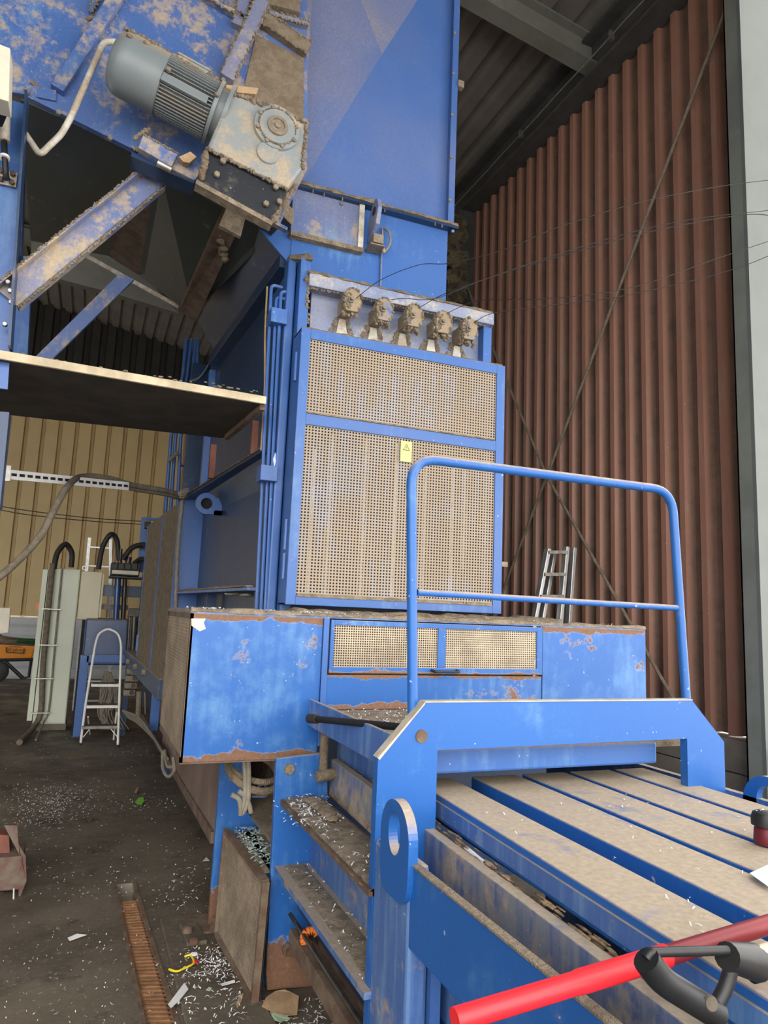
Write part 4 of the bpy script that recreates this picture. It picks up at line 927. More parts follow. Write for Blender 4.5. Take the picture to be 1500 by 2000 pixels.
part('conduit', MB().tube(spline(cp), .034, 10), 'hose', CC)
cp = [at(121, 1110, Y=10.15), at(108, 1250, Y=10.15), at(96, 1380, Y=10.15), at(86, 1410, Y=10.1), at(70, 1445, Z=.03)]
part('thin_conduit', MB().tube(spline(cp), .011, 8), 'cable', CC)
for y in (1190, 1260, 1325, 1392):
    a = at(118 - (y - 1110) * .11, y, Y=10.12); part('clamp', MB().box(a.x - .16, a.x + .06, 10.09, 10.13, a.z - .006, a.z + .006), 'steel', CC)
part('black_hose', MB().tube(spline([at(105, 1110, Y=10.15), at(112, 1080, Y=10.2), at(128, 1063, Y=10.25), at(140, 1080, Y=10.3), at(139, 1108, Y=10.3)]), .035, 10), 'rubberblack', CC)
BC = thing('small_cabinet', 'shorter beige wall cabinet hung beside the tall green cabinet', 'cabinet', (0, 10.3, 1.40))
part('body', MB().box(-.125, .125, 10.1, 10.4, 1.40, 2.02), 'cabbeige', BC, bev=.006)
part('side', MB().box(.125, .155, 10.12, 10.36, 1.43, 2.0), 'cabbeige', BC, bev=.003)
# tall ladder against the mustard wall
a0, a1 = at(163, 1180, Y=12), at(175, 1050, Y=12); b0, b1 = at(215, 1200, Y=12), at(216, 1053, Y=12)
a0 = a1 + (a0 - a1) * (a1.z / (a1.z - a0.z)); b0 = b1 + (b0 - b1) * (b1.z / (b1.z - b0.z))
ladder('ladder', 'grey aluminium ladder standing behind the cabinets against the mustard wall', a0, a1, b0, b1, 9, 'alu', 'alu', .05, .03, t0=.0, rw=.05)
# white household step ladder
SL = thing('step_ladder', 'small white step ladder with hooped top standing on dark floor', 'ladder', (.26, 9.1, 0))
def G(px, py, y=9.1): return at(px, py, Y=y)
fl0, fr0 = at(157, 1455, Z=.0), at(230, 1460, Z=.0); ys = (fl0.y + fr0.y) / 2
hoop = [fl0, at(168, 1370, Y=ys + .06), at(186, 1260, Y=ys + .16), at(192, 1238, Y=ys + .17), at(210, 1227, Y=ys + .18), at(231, 1236, Y=ys + .17), at(237, 1258, Y=ys + .16), at(233, 1370, Y=ys + .06), fr0]
part('hoop_frame', MB().tube(corners(hoop, .06, 4), .014, 10), 'white', SL)
for (x0_, x1_, y_, dz) in ((178, 232, 1338, .14), (167, 234, 1380, .10), (160, 233, 1421, .03)):
    a = at(x0_, y_, Y=ys + dz * .6); b = at(x1_, y_ + 1, Y=ys + dz * .6); t_ = MB().box(a.x, b.x, a.y, a.y + .13, a.z - .02, a.z + .012); part('tread', t_, 'aludirty' if y_ > 1400 else 'white', SL, bev=.003)
    part('tread_mat', MB().box(a.x + .02, b.x - .02, a.y, a.y + .12, a.z + .012, a.z + .018), 'rubber', SL)
part('back_leg', MB().tube([at(172, 1400, Y=ys + .3), at(176, 1445, Z=0) + Vector((0, .35, 0))], .010, 8), 'white', SL)
part('back_leg', MB().tube([at(228, 1390, Y=ys + .3), fr0 + Vector((-.03, .5, 0))], .010, 8), 'white', SL)
part('brace', MB().tube([at(162, 1440, Y=ys), at(176, 1423, Y=ys + .05)], .006, 6).tube([at(230, 1440, Y=ys), at(216, 1423, Y=ys + .05)], .006, 6), 'white', SL)
for p in (fl0, fr0): part('foot', MB().tube([p, p + Vector((0, 0, .03))], .017, 8), 'rubberblack', SL)
# hydraulic unit
HU = thing('hydraulic_unit', 'oily blue hydraulic tank with valve block and hoses behind the step ladder', 'machine', (.3, 9.9, 0))
part('tank', box3(168, 1208, 262, 1300, 9.75, .8), 'tank', HU, bev=.02)
part('stand', box3(170, 1278, 258, 1295, 9.68, .08), 'blue', HU, bev=.004)
lgA = at(166, 1280, Y=9.68); part('leg', MB().box(lgA.x - .05, lgA.x + .05, 9.68, 9.74, 0, lgA.z), 'blue', HU, bev=.004)
part('leg', MB().box(.50, .56, 9.68, 9.74, 0, .9), 'blue_dark', HU)
part('leg', MB().box(-.06, -.02, 9.9, 9.96, 0, 1.4), 'black', HU)
part('post', MB().tube([at(226, 1212, Y=9.9), at(231, 1120, Y=9.9)], .04, 12), 'tank', HU)
part('post', MB().tube([at(240, 1212, Y=10.0), at(245, 1120, Y=10.0)], .03, 12), 'oily', HU)
part('crossbeam', box3(200, 1142, 290, 1168, 10.2, .1), 'blue_dark', HU)
part('crossbeam', box3(196, 1180, 250, 1192, 10.25, .1), 'oily', HU)
VB = part('valve_block', box3(218, 1098, 272, 1126, 9.8, .3), 'rubberblack', HU, bev=.006)
for i in range(4): part('solenoid', box3(219 + i * 13, 1100, 229 + i * 13, 1112, 9.77, .03), 'blackplastic', VB, bev=.004)
part('label', box3(219, 1113, 270, 1123, 9.785, .012), 'cream', VB)
part('drip_tray', box3(214, 1124, 280, 1131, 9.7, .45), 'blackplastic', HU, bev=.003)
part('fitting', MB().tube([at(234, 1100, Y=9.85), at(236, 1072, Y=9.85)], [.03, .022], 10).tube([at(250, 1100, Y=9.9), at(252, 1088, Y=9.9)], .04, 10), 'oily', HU)
part('hose', MB().tube(spline([at(192, 1112, Y=9.8), at(200, 1070, Y=9.8), at(216, 1044, Y=9.8), at(228, 1055, Y=9.85), at(232, 1095, Y=9.85)]), .032, 10), 'rubberblack', HU)
part('hose', MB().tube(spline([at(240, 1092, Y=9.85), at(258, 1070, Y=9.8), at(280, 1064, Y=9.7), at(291, 1070, Y=9.5)]), .034, 10), 'rubberblack', HU)
part('hose', MB().tube(spline([at(262, 1100, Y=9.85), at(275, 1092, Y=9.75), at(290, 1094, Y=9.5)]), .032, 10), 'rubberblack', HU)
part('cylinder', MB().tube([at(258, 1300, Y=9.5), at(264, 1190, Y=9.5)], .05, 12).tube([at(268, 1300, Y=9.5), at(273, 1195, Y=9.5)], .035, 10).tube([at(249, 1290, Y=9.6), at(254, 1200, Y=9.6)], .03, 10), 'oily', HU)
part('top_fitting', box3(252, 1188, 280, 1206, 9.45, .12), 'oily', HU, bev=.01)
part('rear_post', MB().prism([at(277, 1010, Y=9.9), at(284, 1010, Y=9.9), at(290, 1100, Y=9.9), at(270, 1100, Y=9.9)], (0, .1, 0)), 'blue', HU)
part('rear_arm', box3(284, 1010, 312, 1017, 9.9, .08), 'blue', HU)
part('lamp', box3(283, 1018, 294, 1033, 9.85, .1), 'blackplastic', HU, bev=.01)
part('rear_plate', box3(272, 1068, 292, 1118, 10.0, .1), 'blue', HU)
for i in range(4):
    y = 1306 + i * 14; v = part('valve', box3(248 - i * 2, y, 273 - i * 3, y + 11, 8.9, .12), 'bolt', HU, bev=.008)
    part('valve_knob', MB().lathe(at(266 - i * 3, y + 5, Y=8.9), (0, -1, 0), [(0, .025), (.02, .02)], 12), 'oily', v)
part('manifold_rail', MB().hexa([(.46, 9.4, .90), (.60, 9.4, .90), (.76, 6.6, .80), (.62, 6.6, .80)], [(.46, 9.4, 1.06), (.60, 9.4, 1.06), (.76, 6.6, .98), (.62, 6.6, .98)]), 'blue_dark', HU, bev=.006)
for i in range(3): part('rail_bolt', MB().lathe((.485 + .04 * i, 8.9 - i * .7, .96), (-1, 0, 0), [(-.02, .04), (.03, .035)], 8), 'bolt', HU)
part('motor_cap', MB().lathe(at(283, 1262, Y=8.6), (0, 0, 1), [(-.05, .10), (.12, .10), (.14, .08)], 16), 'blue', HU)
part('lower_post', box3(299, 1335, 308, 1428, 7.4, .04), 'blue', HU)
part('pipe_stack', MB().tube([at(272, 1350, Y=8.6), at(270, 1400, Y=8.6)], .03, 8).tube([at(283, 1352, Y=8.6), at(284, 1402, Y=8.6)], .008, 6), 'bolt', HU)
d = MB()
for i in range(16):
    x = 196 + i * 2.6; pts = [at(205 + random.uniform(-5, 12), 1312 + random.uniform(-3, 4), Y=9.9), at(x, 1350 + random.uniform(-8, 8), Y=9.8), at(x - 6 + random.uniform(-10, 16), 1395, Y=9.7), at(x + random.uniform(-18, 18), 1425, Y=9.6)]
    d.tube(spline(pts, 5), .009, 5)
o = part('cable_bundle', d, 'cable', HU)
# cables along the base rail
d = MB()
for i in range(4):
    pts = [at(240 + i * 3, 1388 + i * 4, Y=8.2), at(272, 1402 + i * 4, Y=7.6), at(300 + i * 3, 1440 + i * 4, Y=6.6), at(318 + i * 3, 1470 + i * 4, Y=5.8)]
    d.tube(spline(pts, 6), .012, 6)
d.tube(spline([at(318, 1468, Y=5.0), at(318, 1500, Y=4.9), at(328, 1517, Y=4.8), at(340, 1505, Y=4.7), at(338, 1478, Y=4.7)]), .010, 6)
d.tube(spline([at(322, 1466, Y=5.0), at(326, 1495, Y=4.8), at(338, 1498, Y=4.7)]), .010, 6)
o = part('floor_cables', d, 'cable'); tag(o, 'dusty cables running along the base rail and looping below the guard box', 'cable')
# blue access ladder tubes behind
AL = thing('access_ladder', 'blue tube access ladder rising behind the platform', 'ladder', at(340, 1000, Y=8.2))
for (xb, xt, xtt) in ((323, 334, 372), (333, 343, 381), (346, 353, 390), (357, 367, 394)):
    b = at(xb, 1000, Y=8.2); m_ = at(xt, 855, Y=8.2); t_ = m_ + (m_ - b) * 1.25
    part('rail', MB().tube([Vector((b.x, 8.2, b.z)), Vector((m_.x, 8.2, m_.z)), at(xt + (xtt - xt) * .62, 730, Y=8.0), at(xtt - 8, 662, Y=7.8)], .02, 10), 'blue', AL)
part('rung', MB().tube([at(329, 900, Y=8.1), at(348, 884, Y=8.1)], .02, 8), 'bolt', AL)
part('rung', MB().tube([at(350, 908, Y=8.2), at(384, 914, Y=8.2)], .016, 8), 'blue_dark', AL)
part('handrail', MB().tube(spline([at(372, 745, Y=7.2), at(394, 735, Y=7.0), at(422, 690, Y=6.6), at(428, 672, Y=6.4)]), .018, 8), 'blue_dark', AL)
# white slotted rail and hose bundle
SR = thing('slotted_rail', 'white slotted mounting rail reaching out level from the left column', 'rail', at(130, 935, Y=5.0))
ra, rb_ = at(18, 927, Y=5.0), at(250, 950, Y=5.6); part('rail', MB().bar(ra, rb_, .02, .062), 'white', SR, bev=.002)
dr = (rb_ - ra)
for i in range(17):
    t = (i + .6) / 17; p = ra + dr * t; u_ = dr.normalized() * .018; part('slot', MB().bar(p - u_ + Vector((0, -.0125, 0)), p + u_ + Vector((0, -.0125, 0)), .006, .018), 'black', SR)
part('end_plate', MB().bar(at(17, 910, Y=5.0), at(15, 940, Y=5.0), .03, .03), 'steel', SR)
d = MB(); hp = [at(-30, 1150, Y=4.6), at(30, 1100, Y=4.7), at(80, 1045, Y=4.8), at(108, 990, Y=4.85), at(134, 948, Y=5.0), at(160, 931, Y=5.45), at(210, 934, Y=5.6), at(260, 948, Y=5.8), at(320, 958, Y=6.0), at(357, 968, Y=6.2)]
o = part('hose_bundle', MB().tube(spline(hp), .022, 10).tube(spline([p + Vector((0, .01, -.03)) for p in hp[6:]]), .014, 8), 'hose'); tag(o, 'thick dusty hose bundle draped over the white slotted rail', 'hose')
d = MB(); d.tube(spline([at(357, 968, Y=6.2), at(349, 1050, Y=6.2), at(345, 1120, Y=6.25), at(343, 1190, Y=6.3)]), .016, 8)
for i in range(5): d.tube(spline([at(340 + i * 4, 975 - i * 3, Y=6.15), at(352, 960 + i * 3, Y=6.1), at(368 - i * 2, 955 + i * 4, Y=6.12), at(358, 972, Y=6.15)]), .007, 6)
o = part('cable_knot', d, 'cable'); tag(o, 'knot of beige cables dropping down the ledge corner', 'cable')
o = part('wall_wire', MB().tube(spline([at(-20, 985, Y=9), at(60, 998, Y=9), at(180, 1012, Y=9.5), at(275, 1018, Y=9.9)]), .006, 5).tube(spline([at(-20, 992, Y=9), at(60, 1006, Y=9), at(180, 1018, Y=9.5), at(275, 1024, Y=9.9)]), .006, 5), 'rubber'); tag(o, 'pair of thin wires stretched across the mustard wall', 'wire')
# wheelbarrow
WBW = thing('wheelbarrow', 'orange wheelbarrow tub on dark frame at the left edge', 'wheelbarrow', at(20, 1320, Z=0))
yw = 13.0
part('tub', MB().hexa([at(2, 1290, Y=yw), at(62, 1286, Y=yw), at(62, 1286, Y=yw + .5), at(2, 1290, Y=yw + .5)], [at(-30, 1257, Y=yw - .05), at(71, 1262, Y=yw - .05), at(71, 1262, Y=yw + .6), at(-30, 1257, Y=yw + .6)]), 'barrow', WBW, bev=.02)
part('rubbish', lump(lump(lump(MB(), at(55, 1256, Y=yw + .2), .14, 2, (1.6, 1, .5)), at(20, 1253, Y=yw + .2), .16, 2, (1.6, 1, .5)), at(-10, 1250, Y=yw + .2), .16, 2, (1.6, 1, .6)), 'glove', WBW)
part('green_bag', lump(MB(), at(52, 1252, Y=yw), .10, 2, (1.8, 1, .45)), flat('dark_green_bag', (.03, .12, .05), .4), WBW)
part('frame', MB().tube([at(-30, 1290, Y=yw - .02), at(66, 1288, Y=yw - .02)], .025, 8).tube([at(10, 1292, Y=yw), at(45, 1325, Y=yw)], .03, 8).tube([at(61, 1289, Y=yw), at(56, 1322, Y=yw), at(45, 1325, Y=yw)], .022, 8), 'blackplastic', WBW)
part('wheel', MB().lathe(at(-6, 1312, Y=yw) + Vector((0, -.04, 0)), (0, 1, 0), [(0, .13), (.02, .17), (.06, .17), (.08, .13)], 24), 'rubberblack', WBW)
def text(body, c, w_, parent, name, mat='ink', tilt=0):
    cu = bpy.data.curves.new('t', 'FONT'); cu.body = body; cu.align_x = 'CENTER'; cu.align_y = 'CENTER'; cu.extrude = .002; cu.size = 1
    ob = bpy.data.objects.new('t', cu); C.objects.link(ob); bpy.context.view_layer.update()
    me = bpy.data.meshes.new_from_object(ob.evaluated_get(bpy.context.evaluated_depsgraph_get())); bpy.data.objects.remove(ob)
    ww = max(v.co.x for v in me.vertices) - min(v.co.x for v in me.vertices); s_ = w_ / ww
    m = MB(); rot = Matrix.Rotation(tilt, 3, 'Y') @ Matrix.Rotation(math.pi / 2, 3, 'X')
    m.add([Vector(c) + rot @ Vector((v.co.x * s_, v.co.y * s_, v.co.z)) for v in me.vertices], [tuple(p.vertices) for p in me.polygons])
    return part(name, m, mat, parent, smooth=False)
tl_, tr_ = at(12, 1264, Y=yw - .08), at(47, 1267, Y=yw - .08); bl_, br_ = at(12, 1274, Y=yw - .06), at(46, 1276, Y=yw - .06)
yy = yw - .085
part('logo_frame', MB().bar(tl_, bl_, .012, .012, up=(0, 1, 0)).bar(tr_, br_, .012, .012, up=(0, 1, 0)).bar(bl_, br_, .012, .012), 'ink', WBW)
text('50 Jahre', ((tl_.x + tr_.x) / 2, yy - .01, (tl_.z + bl_.z) / 2), (tr_.x - tl_.x) * .84, WBW, 'lettering')
text('HORNBACH', ((tl_.x + tr_.x) / 2, yy - .01, tl_.z + .01), (tr_.x - tl_.x) * .66, WBW, 'small_lettering')
o = part('white_board', MB().prism([at(-60, 1185, Y=8), at(21, 1187, Y=8), at(17, 1236, Y=8), at(-60, 1246, Y=8)], (0, .03, 0)), 'cream', bev=.01); tag(o, 'crumbling white foam board at the left edge above the wheelbarrow', 'board')
#==FLOORSTUFF==
# ------------------------------------------------------------------ floor drain
DRN = thing('floor_drain', 'sunken steel drain channel with rusty slotted grating in the floor', 'drain', (D0 + D2) / 2)
lf = (D3b - D0); rt = (D2b - D1); dn_ = Vector((0, 0, -.12))
part('channel', MB().quad(D0, D3b, D3b + dn_, D0 + dn_).quad(D1, D2b, D2b + dn_, D1 + dn_).quad(D0 + dn_, D3b + dn_, D2b + dn_, D1 + dn_).quad(D0, D1, D1 + dn_, D0 + dn_), 'plinth', DRN)
part('rim', MB().bar(D0, D3b, .018, .008).bar(D1, D2b, .018, .008), 'rustplate', DRN)
gt = MB(); t0 = .10; n = 66
for i in range(n):
    t = t0 + (1.0 - t0) * i / n; tt = t + (1 - t0) / n * .42
    a, b, c, e_ = D0 + lf * t, D1 + rt * t, D1 + rt * tt, D0 + lf * tt
    sh = Vector((0, 0, -.016)); i1 = (b - a) * .10
    gt.prism([a + i1 + sh, b - i1 + sh, c - i1 + sh, e_ + i1 + sh], (0, 0, .013))
a, b = D0 + lf * t0, D1 + rt * t0
for (p, q_) in ((D0 + (D1 - D0) * .12, D3b + (D2b - D3b) * .12), (D0 + (D1 - D0) * .88, D3b + (D2b - D3b) * .88)):
    k0 = p.lerp(q_, t0); gt.bar(k0 + Vector((0, 0, -.01)), q_ + Vector((0, 0, -.01)), .014, .014)
gt.prism([D0 + lf * t0 + Vector((0, 0, -.022)), D1 + rt * t0 + Vector((0, 0, -.022)), D2b + Vector((0, 0, -.022)), D3b + Vector((0, 0, -.022))], (0, 0, .002))
part('grating', gt, 'gratrust', DRN)
# base plate with bolts
bpz = [at(312, 1800, Z=.0), at(405, 1788, Z=.0), at(560, 2040, Z=0), at(370, 2040, Z=0)]
SP = thing('floor_plate', 'dirty raised steel plate with bolt heads beside the drain', 'plate', sum(bpz, Vector()) / 4)
part('plate', MB().prism(bpz, (0, 0, .018)), 'floor', SP, bev=.006)
bc = [at(350, 1812, Z=.018), at(385, 1808, Z=.018), at(405, 1845, Z=.018), at(365, 1850, Z=.018)]
part('upper_plate', MB().prism(bc, (0, 0, .02)), 'floor', SP, bev=.004)
for p in ((366, 1820), (378, 1842)): part('bolt', MB().lathe(at(*p, Z=.038), (0, 0, 1), [(0, .026), (.02, .022), (.026, .012)], 10), 'rustplate', SP)
# red steel part at left edge
RS = thing('steel_bracket', 'dusty dark red steel bracket on the floor at the left edge', 'bracket', at(20, 1740, Z=0))
b0 = at(0, 1752, Z=0); bx, by = b0.x, b0.y
def rp(px, py, dy=0.): return at(px, py, Y=by + dy)
part('block', MB().prism([rp(-60, 1680), rp(44, 1672), rp(38, 1738), rp(-60, 1745)], (0, .25, 0)), 'redsteel', RS, bev=.006)
part('collar', MB().prism([rp(-60, 1625, .08), rp(18, 1632, .08), rp(20, 1678, .08), rp(-60, 1680, .08)], (0, .12, 0)), 'redoxide', RS, bev=.004)
part('torn_plate', MB().prism([rp(8, 1612, .05), rp(34, 1612, .05), rp(36, 1648, .02), rp(50, 1672, 0), rp(52, 1720, 0), rp(36, 1760, -.02), rp(38, 1670, 0), rp(22, 1640, .04)], (0, .02, 0)), 'redsteel', RS)
o = part('straw', MB().tube([at(27, 1735, Y=by - .05), at(26, 1772, Y=by - .05)], .004, 6), 'paper', loc=at(26, 1772, Y=by - .05)); tag(o, 'thin white straw stuck upright beside the red steel bracket', 'straw')
# coiled hose and cables under the guard box
def ringpts(c, ax, r, n=28, squash=1.):
    ax = Vector(ax).normalized(); u = ax.orthogonal().normalized(); v = ax.cross(u); return [Vector(c) + (u * math.cos(2 * math.pi * i / n) + v * math.sin(2 * math.pi * i / n) * squash) * r for i in range(n)]
hc = at(496, 1506, Y=3.55)
o = part('coiled_hose', MB().tube(ringpts(hc, (.25, -.45, .8), .135), .018, 10, closed=True).tube(ringpts(hc + Vector((0, .02, .02)), (.2, -.35, .9), .13), .015, 10, closed=True), 'dust_dark'); tag(o, 'dust coated coil of hose hanging under the guard box', 'hose')
d = MB()
for k, (a, b, c, e_) in enumerate((((477, 1478), (479, 1520), (478, 1560), (470, 1592)), ((485, 1478), (486, 1530), (484, 1565), (474, 1590)), ((452, 1552), (466, 1560), (470, 1575), (470, 1592)), ((466, 1545), (478, 1555), (486, 1570), (490, 1588)))):
    d.tube(spline([at(*a, Y=3.42), at(*b, Y=3.42), at(*c, Y=3.42), at(*e_, Y=3.42)]), .0115, 8)
o = part('hanging_cables', d, 'cable'); tag(o, 'grey-beige cables looping down below the guard box corner', 'cable')
o = part('blue_wire_hook', MB().tube(corners([at(500, 1540, Y=3.6), at(515, 1530, Y=3.6), at(512, 1525, Y=3.6), at(526, 1548, Y=3.6), at(518, 1556, Y=3.6), at(492, 1556, Y=3.6)], .02), .006, 6), 'blue_worn'); tag(o, 'bent blue wire hook behind the hanging cables', 'hook')
# work glove, orange clip
gv = thing('work_glove', 'crumpled dusty brown work glove lying on the upper ledge', 'glove', at(630, 1590, Z=.80))
g_ = MB()
base_ = at(622, 1572, Z=.81); dirp = (at(650, 1598, Z=.81) - base_)
for t, r_ in ((0, .030), (.25, .036), (.5, .034), (.75, .030), (1., .024)): lump(g_, base_ + dirp * t, r_, 2, (1, 1.2, .45))
for k in range(4): a = base_ + Vector((-.02 + .013 * k, .03, .0)); g_.tube([a, a + Vector((-.015, .035, .004)), a + Vector((-.02, .06, -.002))], [.010, .009, .007], 8)
part('hand', g_, 'glove', gv, smooth=True)
oc = at(606, 1832, Y=2.9); m = MB(); pts = [oc + Vector((.028 * math.cos(a), 0, .028 * math.sin(a))) for a in [R(20 + i * 26) for i in range(11)]]
for a, b in zip(pts, pts[1:]): m.bar(a, b, .028, .012, up=(0, 1, 0))
m.box(oc.x - .04, oc.x + .02, oc.y - .014, oc.y + .014, oc.z - .045, oc.z - .030)
o = part('pipe_clip', m, 'orange'); tag(o, 'orange plastic pipe clip caught on the lower rail', 'clip')
# ------------------------------------------------------------------ red tube, shovel grip and tool at lower right
r0, r1 = at(888, 1992, Y=1.0), at(1560, 1788, Y=1.0)
ct = thing('red_pole', 'bright red plastic pole lying over the slatted lid in the foreground', 'pole', r0)
mid_ = r0.lerp(r1, .56)
part('sleeve', MB().tube([r0, r0.lerp(r1, .30), r0.lerp(r1, .31), mid_], [.0165, .0165, .018, .018], 20), 'red', ct)
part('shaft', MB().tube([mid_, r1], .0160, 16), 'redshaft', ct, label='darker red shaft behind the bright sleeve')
sg = thing('shovel', 'black shovel grip with wooden shaft lying under the red pole', 'shovel', at(1400, 1900, Y=.9))
YS = .86
tri = [at(1262, 1868, Y=YS), at(1440, 1855, Y=YS), at(1408, 1955, Y=YS)]
part('grip', MB().tube(corners([at(1262, 1874, Y=YS), at(1292, 1915, Y=YS), at(1400, 1982, Y=YS)], .03), .0195, 14), 'blackplastic', sg)
part('yoke', MB().tube(corners([at(1262, 1872, Y=YS), at(1270, 1860, Y=YS), at(1420, 1856, Y=YS)], .01), .007, 10).tube(corners([at(1395, 1970, Y=YS), at(1420, 1925, Y=YS), at(1432, 1870, Y=YS)], .02), .011, 10), 'blackplastic', sg)
part('socket', MB().tube([at(1420, 1868, Y=YS), at(1475, 1880, Y=YS + .02)], [.020, .027], 14), 'blackplastic', sg)
part('grip_rivet', MB().lathe(at(1388, 1960, Y=YS - .018), (-.3, -1, .3), [(0, .011), (.004, .009)], 14), 'rubber', sg)
part('shaft', MB().tube([at(1465, 1872, Y=YS + .01), at(1600, 1830, Y=YS + .05)], .0145, 12), 'wood', sg)
part('black_tube', MB().tube([at(1470, 1905, Y=YS + .03), at(1600, 1860, Y=YS + .05)], .012, 12), 'blackplastic', sg)
kn = thing('power_tool', 'black and dark red tool flecked with paper at the right edge', 'tool', at(1490, 1640, Z=1.03))
kc = at(1497, 1622, Z=1.06)
part('body', MB().lathe(kc + Vector((-.0, 0, -.038)), (.1, .0, 1), [(0, .03), (.01, .034), (.04, .034), (.05, .028)], 20), 'darkred', kn)
part('cap', MB().lathe(kc + Vector((0, 0, .010)), (.1, .0, 1), [(0, .038), (.02, .040), (.034, .036), (.040, .024)], 20), 'blackplastic', kn)
d = MB()
for i in range(14): a = random.uniform(0, 6.3); r_ = random.uniform(.01, .035); lump(d, kc + Vector((r_ * math.cos(a), r_ * math.sin(a), .05 if r_ < .024 else .04)), .003, 1, (1.6, 1, .6))
part('paper_flecks', d, 'paper', kn)
pv = [at(1464, 1706, Z=1.03), at(1520, 1680, Z=1.04), at(1560, 1720, Z=1.04), at(1500, 1732, Z=1.03)]
o = part('paper_sheet', MB().prism(pv, (0, 0, .001)), 'bluepaper'); tag(o, 'pale paper sheet with a pointed corner at the right edge on the lid', 'paper')
# ------------------------------------------------------------------ litter
def shreds(mb, n, fn, L0=.008, L1=.03, w0=.002, w1=.005):
    for i in range(n):
        p = fn();
        if p is None: continue
        a = random.uniform(0, 6.3); l = random.uniform(L0, L1) / 2; w_ = random.uniform(w0, w1) / 2
        u = Vector((math.cos(a), math.sin(a), random.uniform(-.15, .15))); v = Vector((-math.sin(a), math.cos(a), random.uniform(-.3, .3)))
        h = Vector((0, 0, random.uniform(.0, .006)))
        mb.add([p - u * l - v * w_, p - u * l + v * w_, p + v * w_ + h, p - v * w_ + h, p + u * l + v * w_, p + u * l - v * w_], [(0, 1, 2, 3), (3, 2, 4, 5)])
def on_floor(px, py, z=.004):
    return at(px, py, Z=z)
sh = MB()
def blob(cx, cy, sx, sy, z=.004):
    return lambda: on_floor(random.gauss(cx, sx), min(2000, random.gauss(cy, sy)), z)
def uni(x0_, x1_, y0_, y1_, z=.004):
    return lambda: on_floor(random.uniform(x0_, x1_), random.uniform(y0_, y1_), z)
shreds(sh, 420, blob(110, 1565, 45, 18)); shreds(sh, 200, blob(60, 1590, 60, 30)); shreds(sh, 70, blob(280, 1568, 30, 14)); shreds(sh, 60, blob(120, 1545, 20, 10))
shreds(sh, 330, uni(0, 400, 1480, 1760), .006, .022); shreds(sh, 260, uni(0, 420, 1700, 2000), .005, .016, .001, .003)
shreds(sh, 130, uni(210, 330, 1440, 1480), .01, .03); shreds(sh, 60, uni(0, 150, 1400, 1480))
shreds(sh, 230, blob(420, 1880, 30, 18, .024)); shreds(sh, 220, uni(450, 700, 1950, 2005, .006)); shreds(sh, 110, uni(330, 480, 1900, 2000, .024)); shreds(sh, 70, uni(320, 410, 1650, 1790))
o = part('floor_shreds', sh, 'paper'); tag(o, 'white paper shreds scattered over the dark floor', 'paper', kind='stuff')
sh = MB()
shreds(sh, 150, lambda: at(random.gauss(600, 22), random.gauss(1580, 16), Z=.805)); shreds(sh, 90, lambda: Vector((random.uniform(.86, 1.03), random.uniform(2.15, 3.18), .805)))
shreds(sh, 60, lambda: Vector((random.uniform(.86, .99), random.uniform(2.15, 3.18), .522)), .005, .02)
shreds(sh, 260, lambda: Vector((random.uniform(1.05, 1.9), random.uniform(2.7, 3.28), 1.157))); 
shreds(sh, 110, lambda: Vector((random.uniform(.90, 1.03), random.uniform(.6, 1.86), .805)), .006, .02)
shreds(sh, 70, lambda: Vector((random.choice((random.uniform(1.14, 1.28), random.uniform(1.4, 1.56), random.uniform(1.6, 1.78), random.uniform(1.82, 2.0))), random.uniform(.9, 2.1), 1.0235)), .005, .016, .0015, .003)
o = part('channel_shreds', sh, 'paper'); tag(o, 'paper shreds lying on the blue channel ledges and slatted lid', 'paper', kind='stuff')
sh = MB()
shreds(sh, 420, lambda: Vector((random.uniform(.45, 1.25), random.uniform(3.32, 3.75), random.uniform(1.592, 1.606))), .01, .04, .003, .007); shreds(sh, 180, lambda: Vector((random.uniform(1.2, 2.9), random.uniform(3.32, 3.9), random.uniform(1.592, 1.604))))
o = part('box_top_shreds', sh, 'paper'); tag(o, 'paper shreds and dust along the top of the guard box', 'paper', kind='stuff')
sh = MB()
shreds(sh, 330, lambda: (lambda t: Vector((.79 + .16 * random.random(), 3.3 + .55 * random.random(), .478 + random.uniform(0, .02))))(0), .012, .04, .003, .009)
o = part('box_shreds', sh, flat('pale_green_shreds', (.60, .72, .68), .6, 0, .15)); tag(o, 'pale greenish shreds heaped on the dark blue box', 'paper', kind='stuff')
# larger scraps one by one
def scrap(name, label, pts, mat, z=.012, cat='paper', z2=None):
    P_ = [at(x, y, Z=z + (random.uniform(0, .008) if i % 2 else 0)) for i, (x, y) in enumerate(pts)]
    m = MB().prism(P_, (0, 0, .0012)); o_ = part(name, m, mat); tag(o_, label, cat); return o_
scrap('paper_strip', 'white paper strip lying on the floor left of the drain', [(132, 1832), (150, 1824), (170, 1826), (150, 1833), (136, 1838)], 'paper')
scrap('paper_strip', 'largest white paper strip lying across the drain grating edge', [(328, 1962), (360, 1920), (368, 1932), (350, 1955), (334, 1969)], 'paper', .03)
scrap('torn_cardboard', 'torn brown cardboard disc piece at the bottom beside the rusty panel', [(511, 1966), (520, 1948), (538, 1936), (556, 1933), (568, 1938), (584, 1946), (580, 1982), (556, 1984), (530, 1976)], 'card', .02, 'cardboard')
scrap('green_paper', 'pale green paper scrap peeking from under the torn cardboard', [(530, 1978), (560, 1982), (566, 1992), (545, 1996), (528, 1990)], 'palegreen', .012)
scrap('green_wrapper', 'bright lime green scrap on the open floor', [(264, 1566), (271, 1558), (280, 1557), (281, 1566), (276, 1572), (268, 1571)], 'lime', .02, 'wrapper')
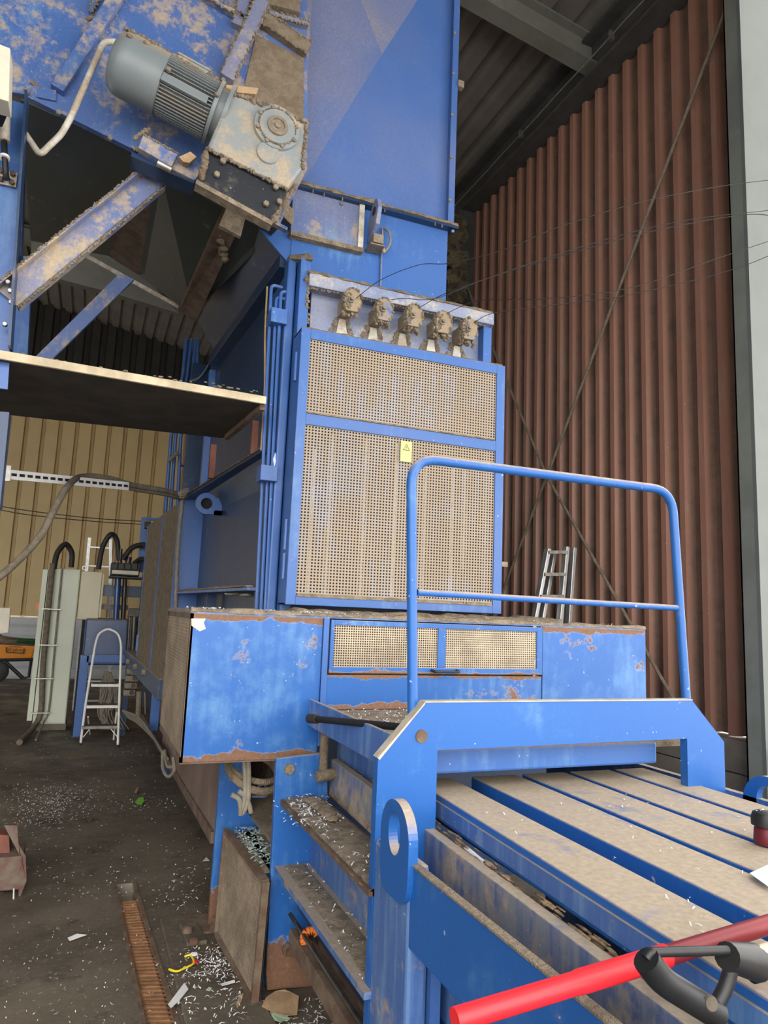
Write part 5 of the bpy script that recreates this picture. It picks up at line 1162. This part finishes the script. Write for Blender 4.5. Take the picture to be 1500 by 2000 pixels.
scrap('leaf_scrap', 'small pale green leaf shaped scrap near the drain end', [(402, 1934), (408, 1928), (414, 1930), (410, 1936)], 'palegreen', .03)
scrap('cardboard_chip', 'small curled brown cardboard chip right of the drain', [(461, 1962), (468, 1944), (476, 1940), (472, 1955), (464, 1970)], 'card', .02, 'cardboard')
scrap('cardboard_chip', 'tiny brown chip behind the lime green scrap', [(262, 1548), (268, 1536), (271, 1540), (267, 1549)], 'card', .012, 'cardboard')
scrap('paper_roll', 'short white paper roll on the dirty plate beside the rusty panel', [(430, 1922), (458, 1914), (459, 1919), (434, 1926)], 'paper', .03)
scrap('white_triangle', 'small white triangular scrap beside the blue post foot', [(396, 1682), (403, 1674), (409, 1681)], 'paper')
o = part('yellow_strap', MB().tube(spline([at(330, 1893, Z=.03), at(345, 1897, Z=.03), at(358, 1892, Z=.032), at(378, 1881, Z=.034), at(372, 1866, Z=.034), at(360, 1868, Z=.032)]), .0045, 6), 'yellow'); tag(o, 'curled yellow plastic strap on the floor beside the drain', 'strap')
rw = thing('wrapper', 'crumpled white and red wrapper beside the yellow strap', 'wrapper', at(382, 1870, Z=.02))
part('white_part', lump(MB(), at(379, 1864, Z=.035), .016, 2, (1.2, 1, .5)), 'paper', rw); part('red_part', lump(MB(), at(381, 1878, Z=.03), .018, 2, (.8, 1.2, .4)), 'red', rw)
tube_ = at(1050, 1490, Z=.8)
o = part('white_tube', MB().tube([at(905, 1652, X=1.09), at(945, 1685, X=1.09)], .007, 8), 'paper'); tag(o, 'thin white paper roll lying in the slot of packed cardboard', 'paper')
bg = lump(lump(MB(), at(537, 900, Y=4.02), .03, 2, (.6, .4, 1.6)), at(540, 935, Y=4.02), .03, 2, (.5, .4, 1.2))
o = part('plastic_bag', bg, 'bluepaper', smooth=True); tag(o, 'pale blue plastic scrap stuffed behind the side pipes', 'plastic')
cl = lump(lump(MB(), at(455, 1160, Y=4.8), .04, 2, (1.5, 1, .3)), at(485, 1162, Y=4.6), .04, 2, (1.3, 1, .3))
o = part('rag', cl, 'cream', smooth=True); tag(o, 'pale rag lying on the lower side ledge of the press', 'rag')
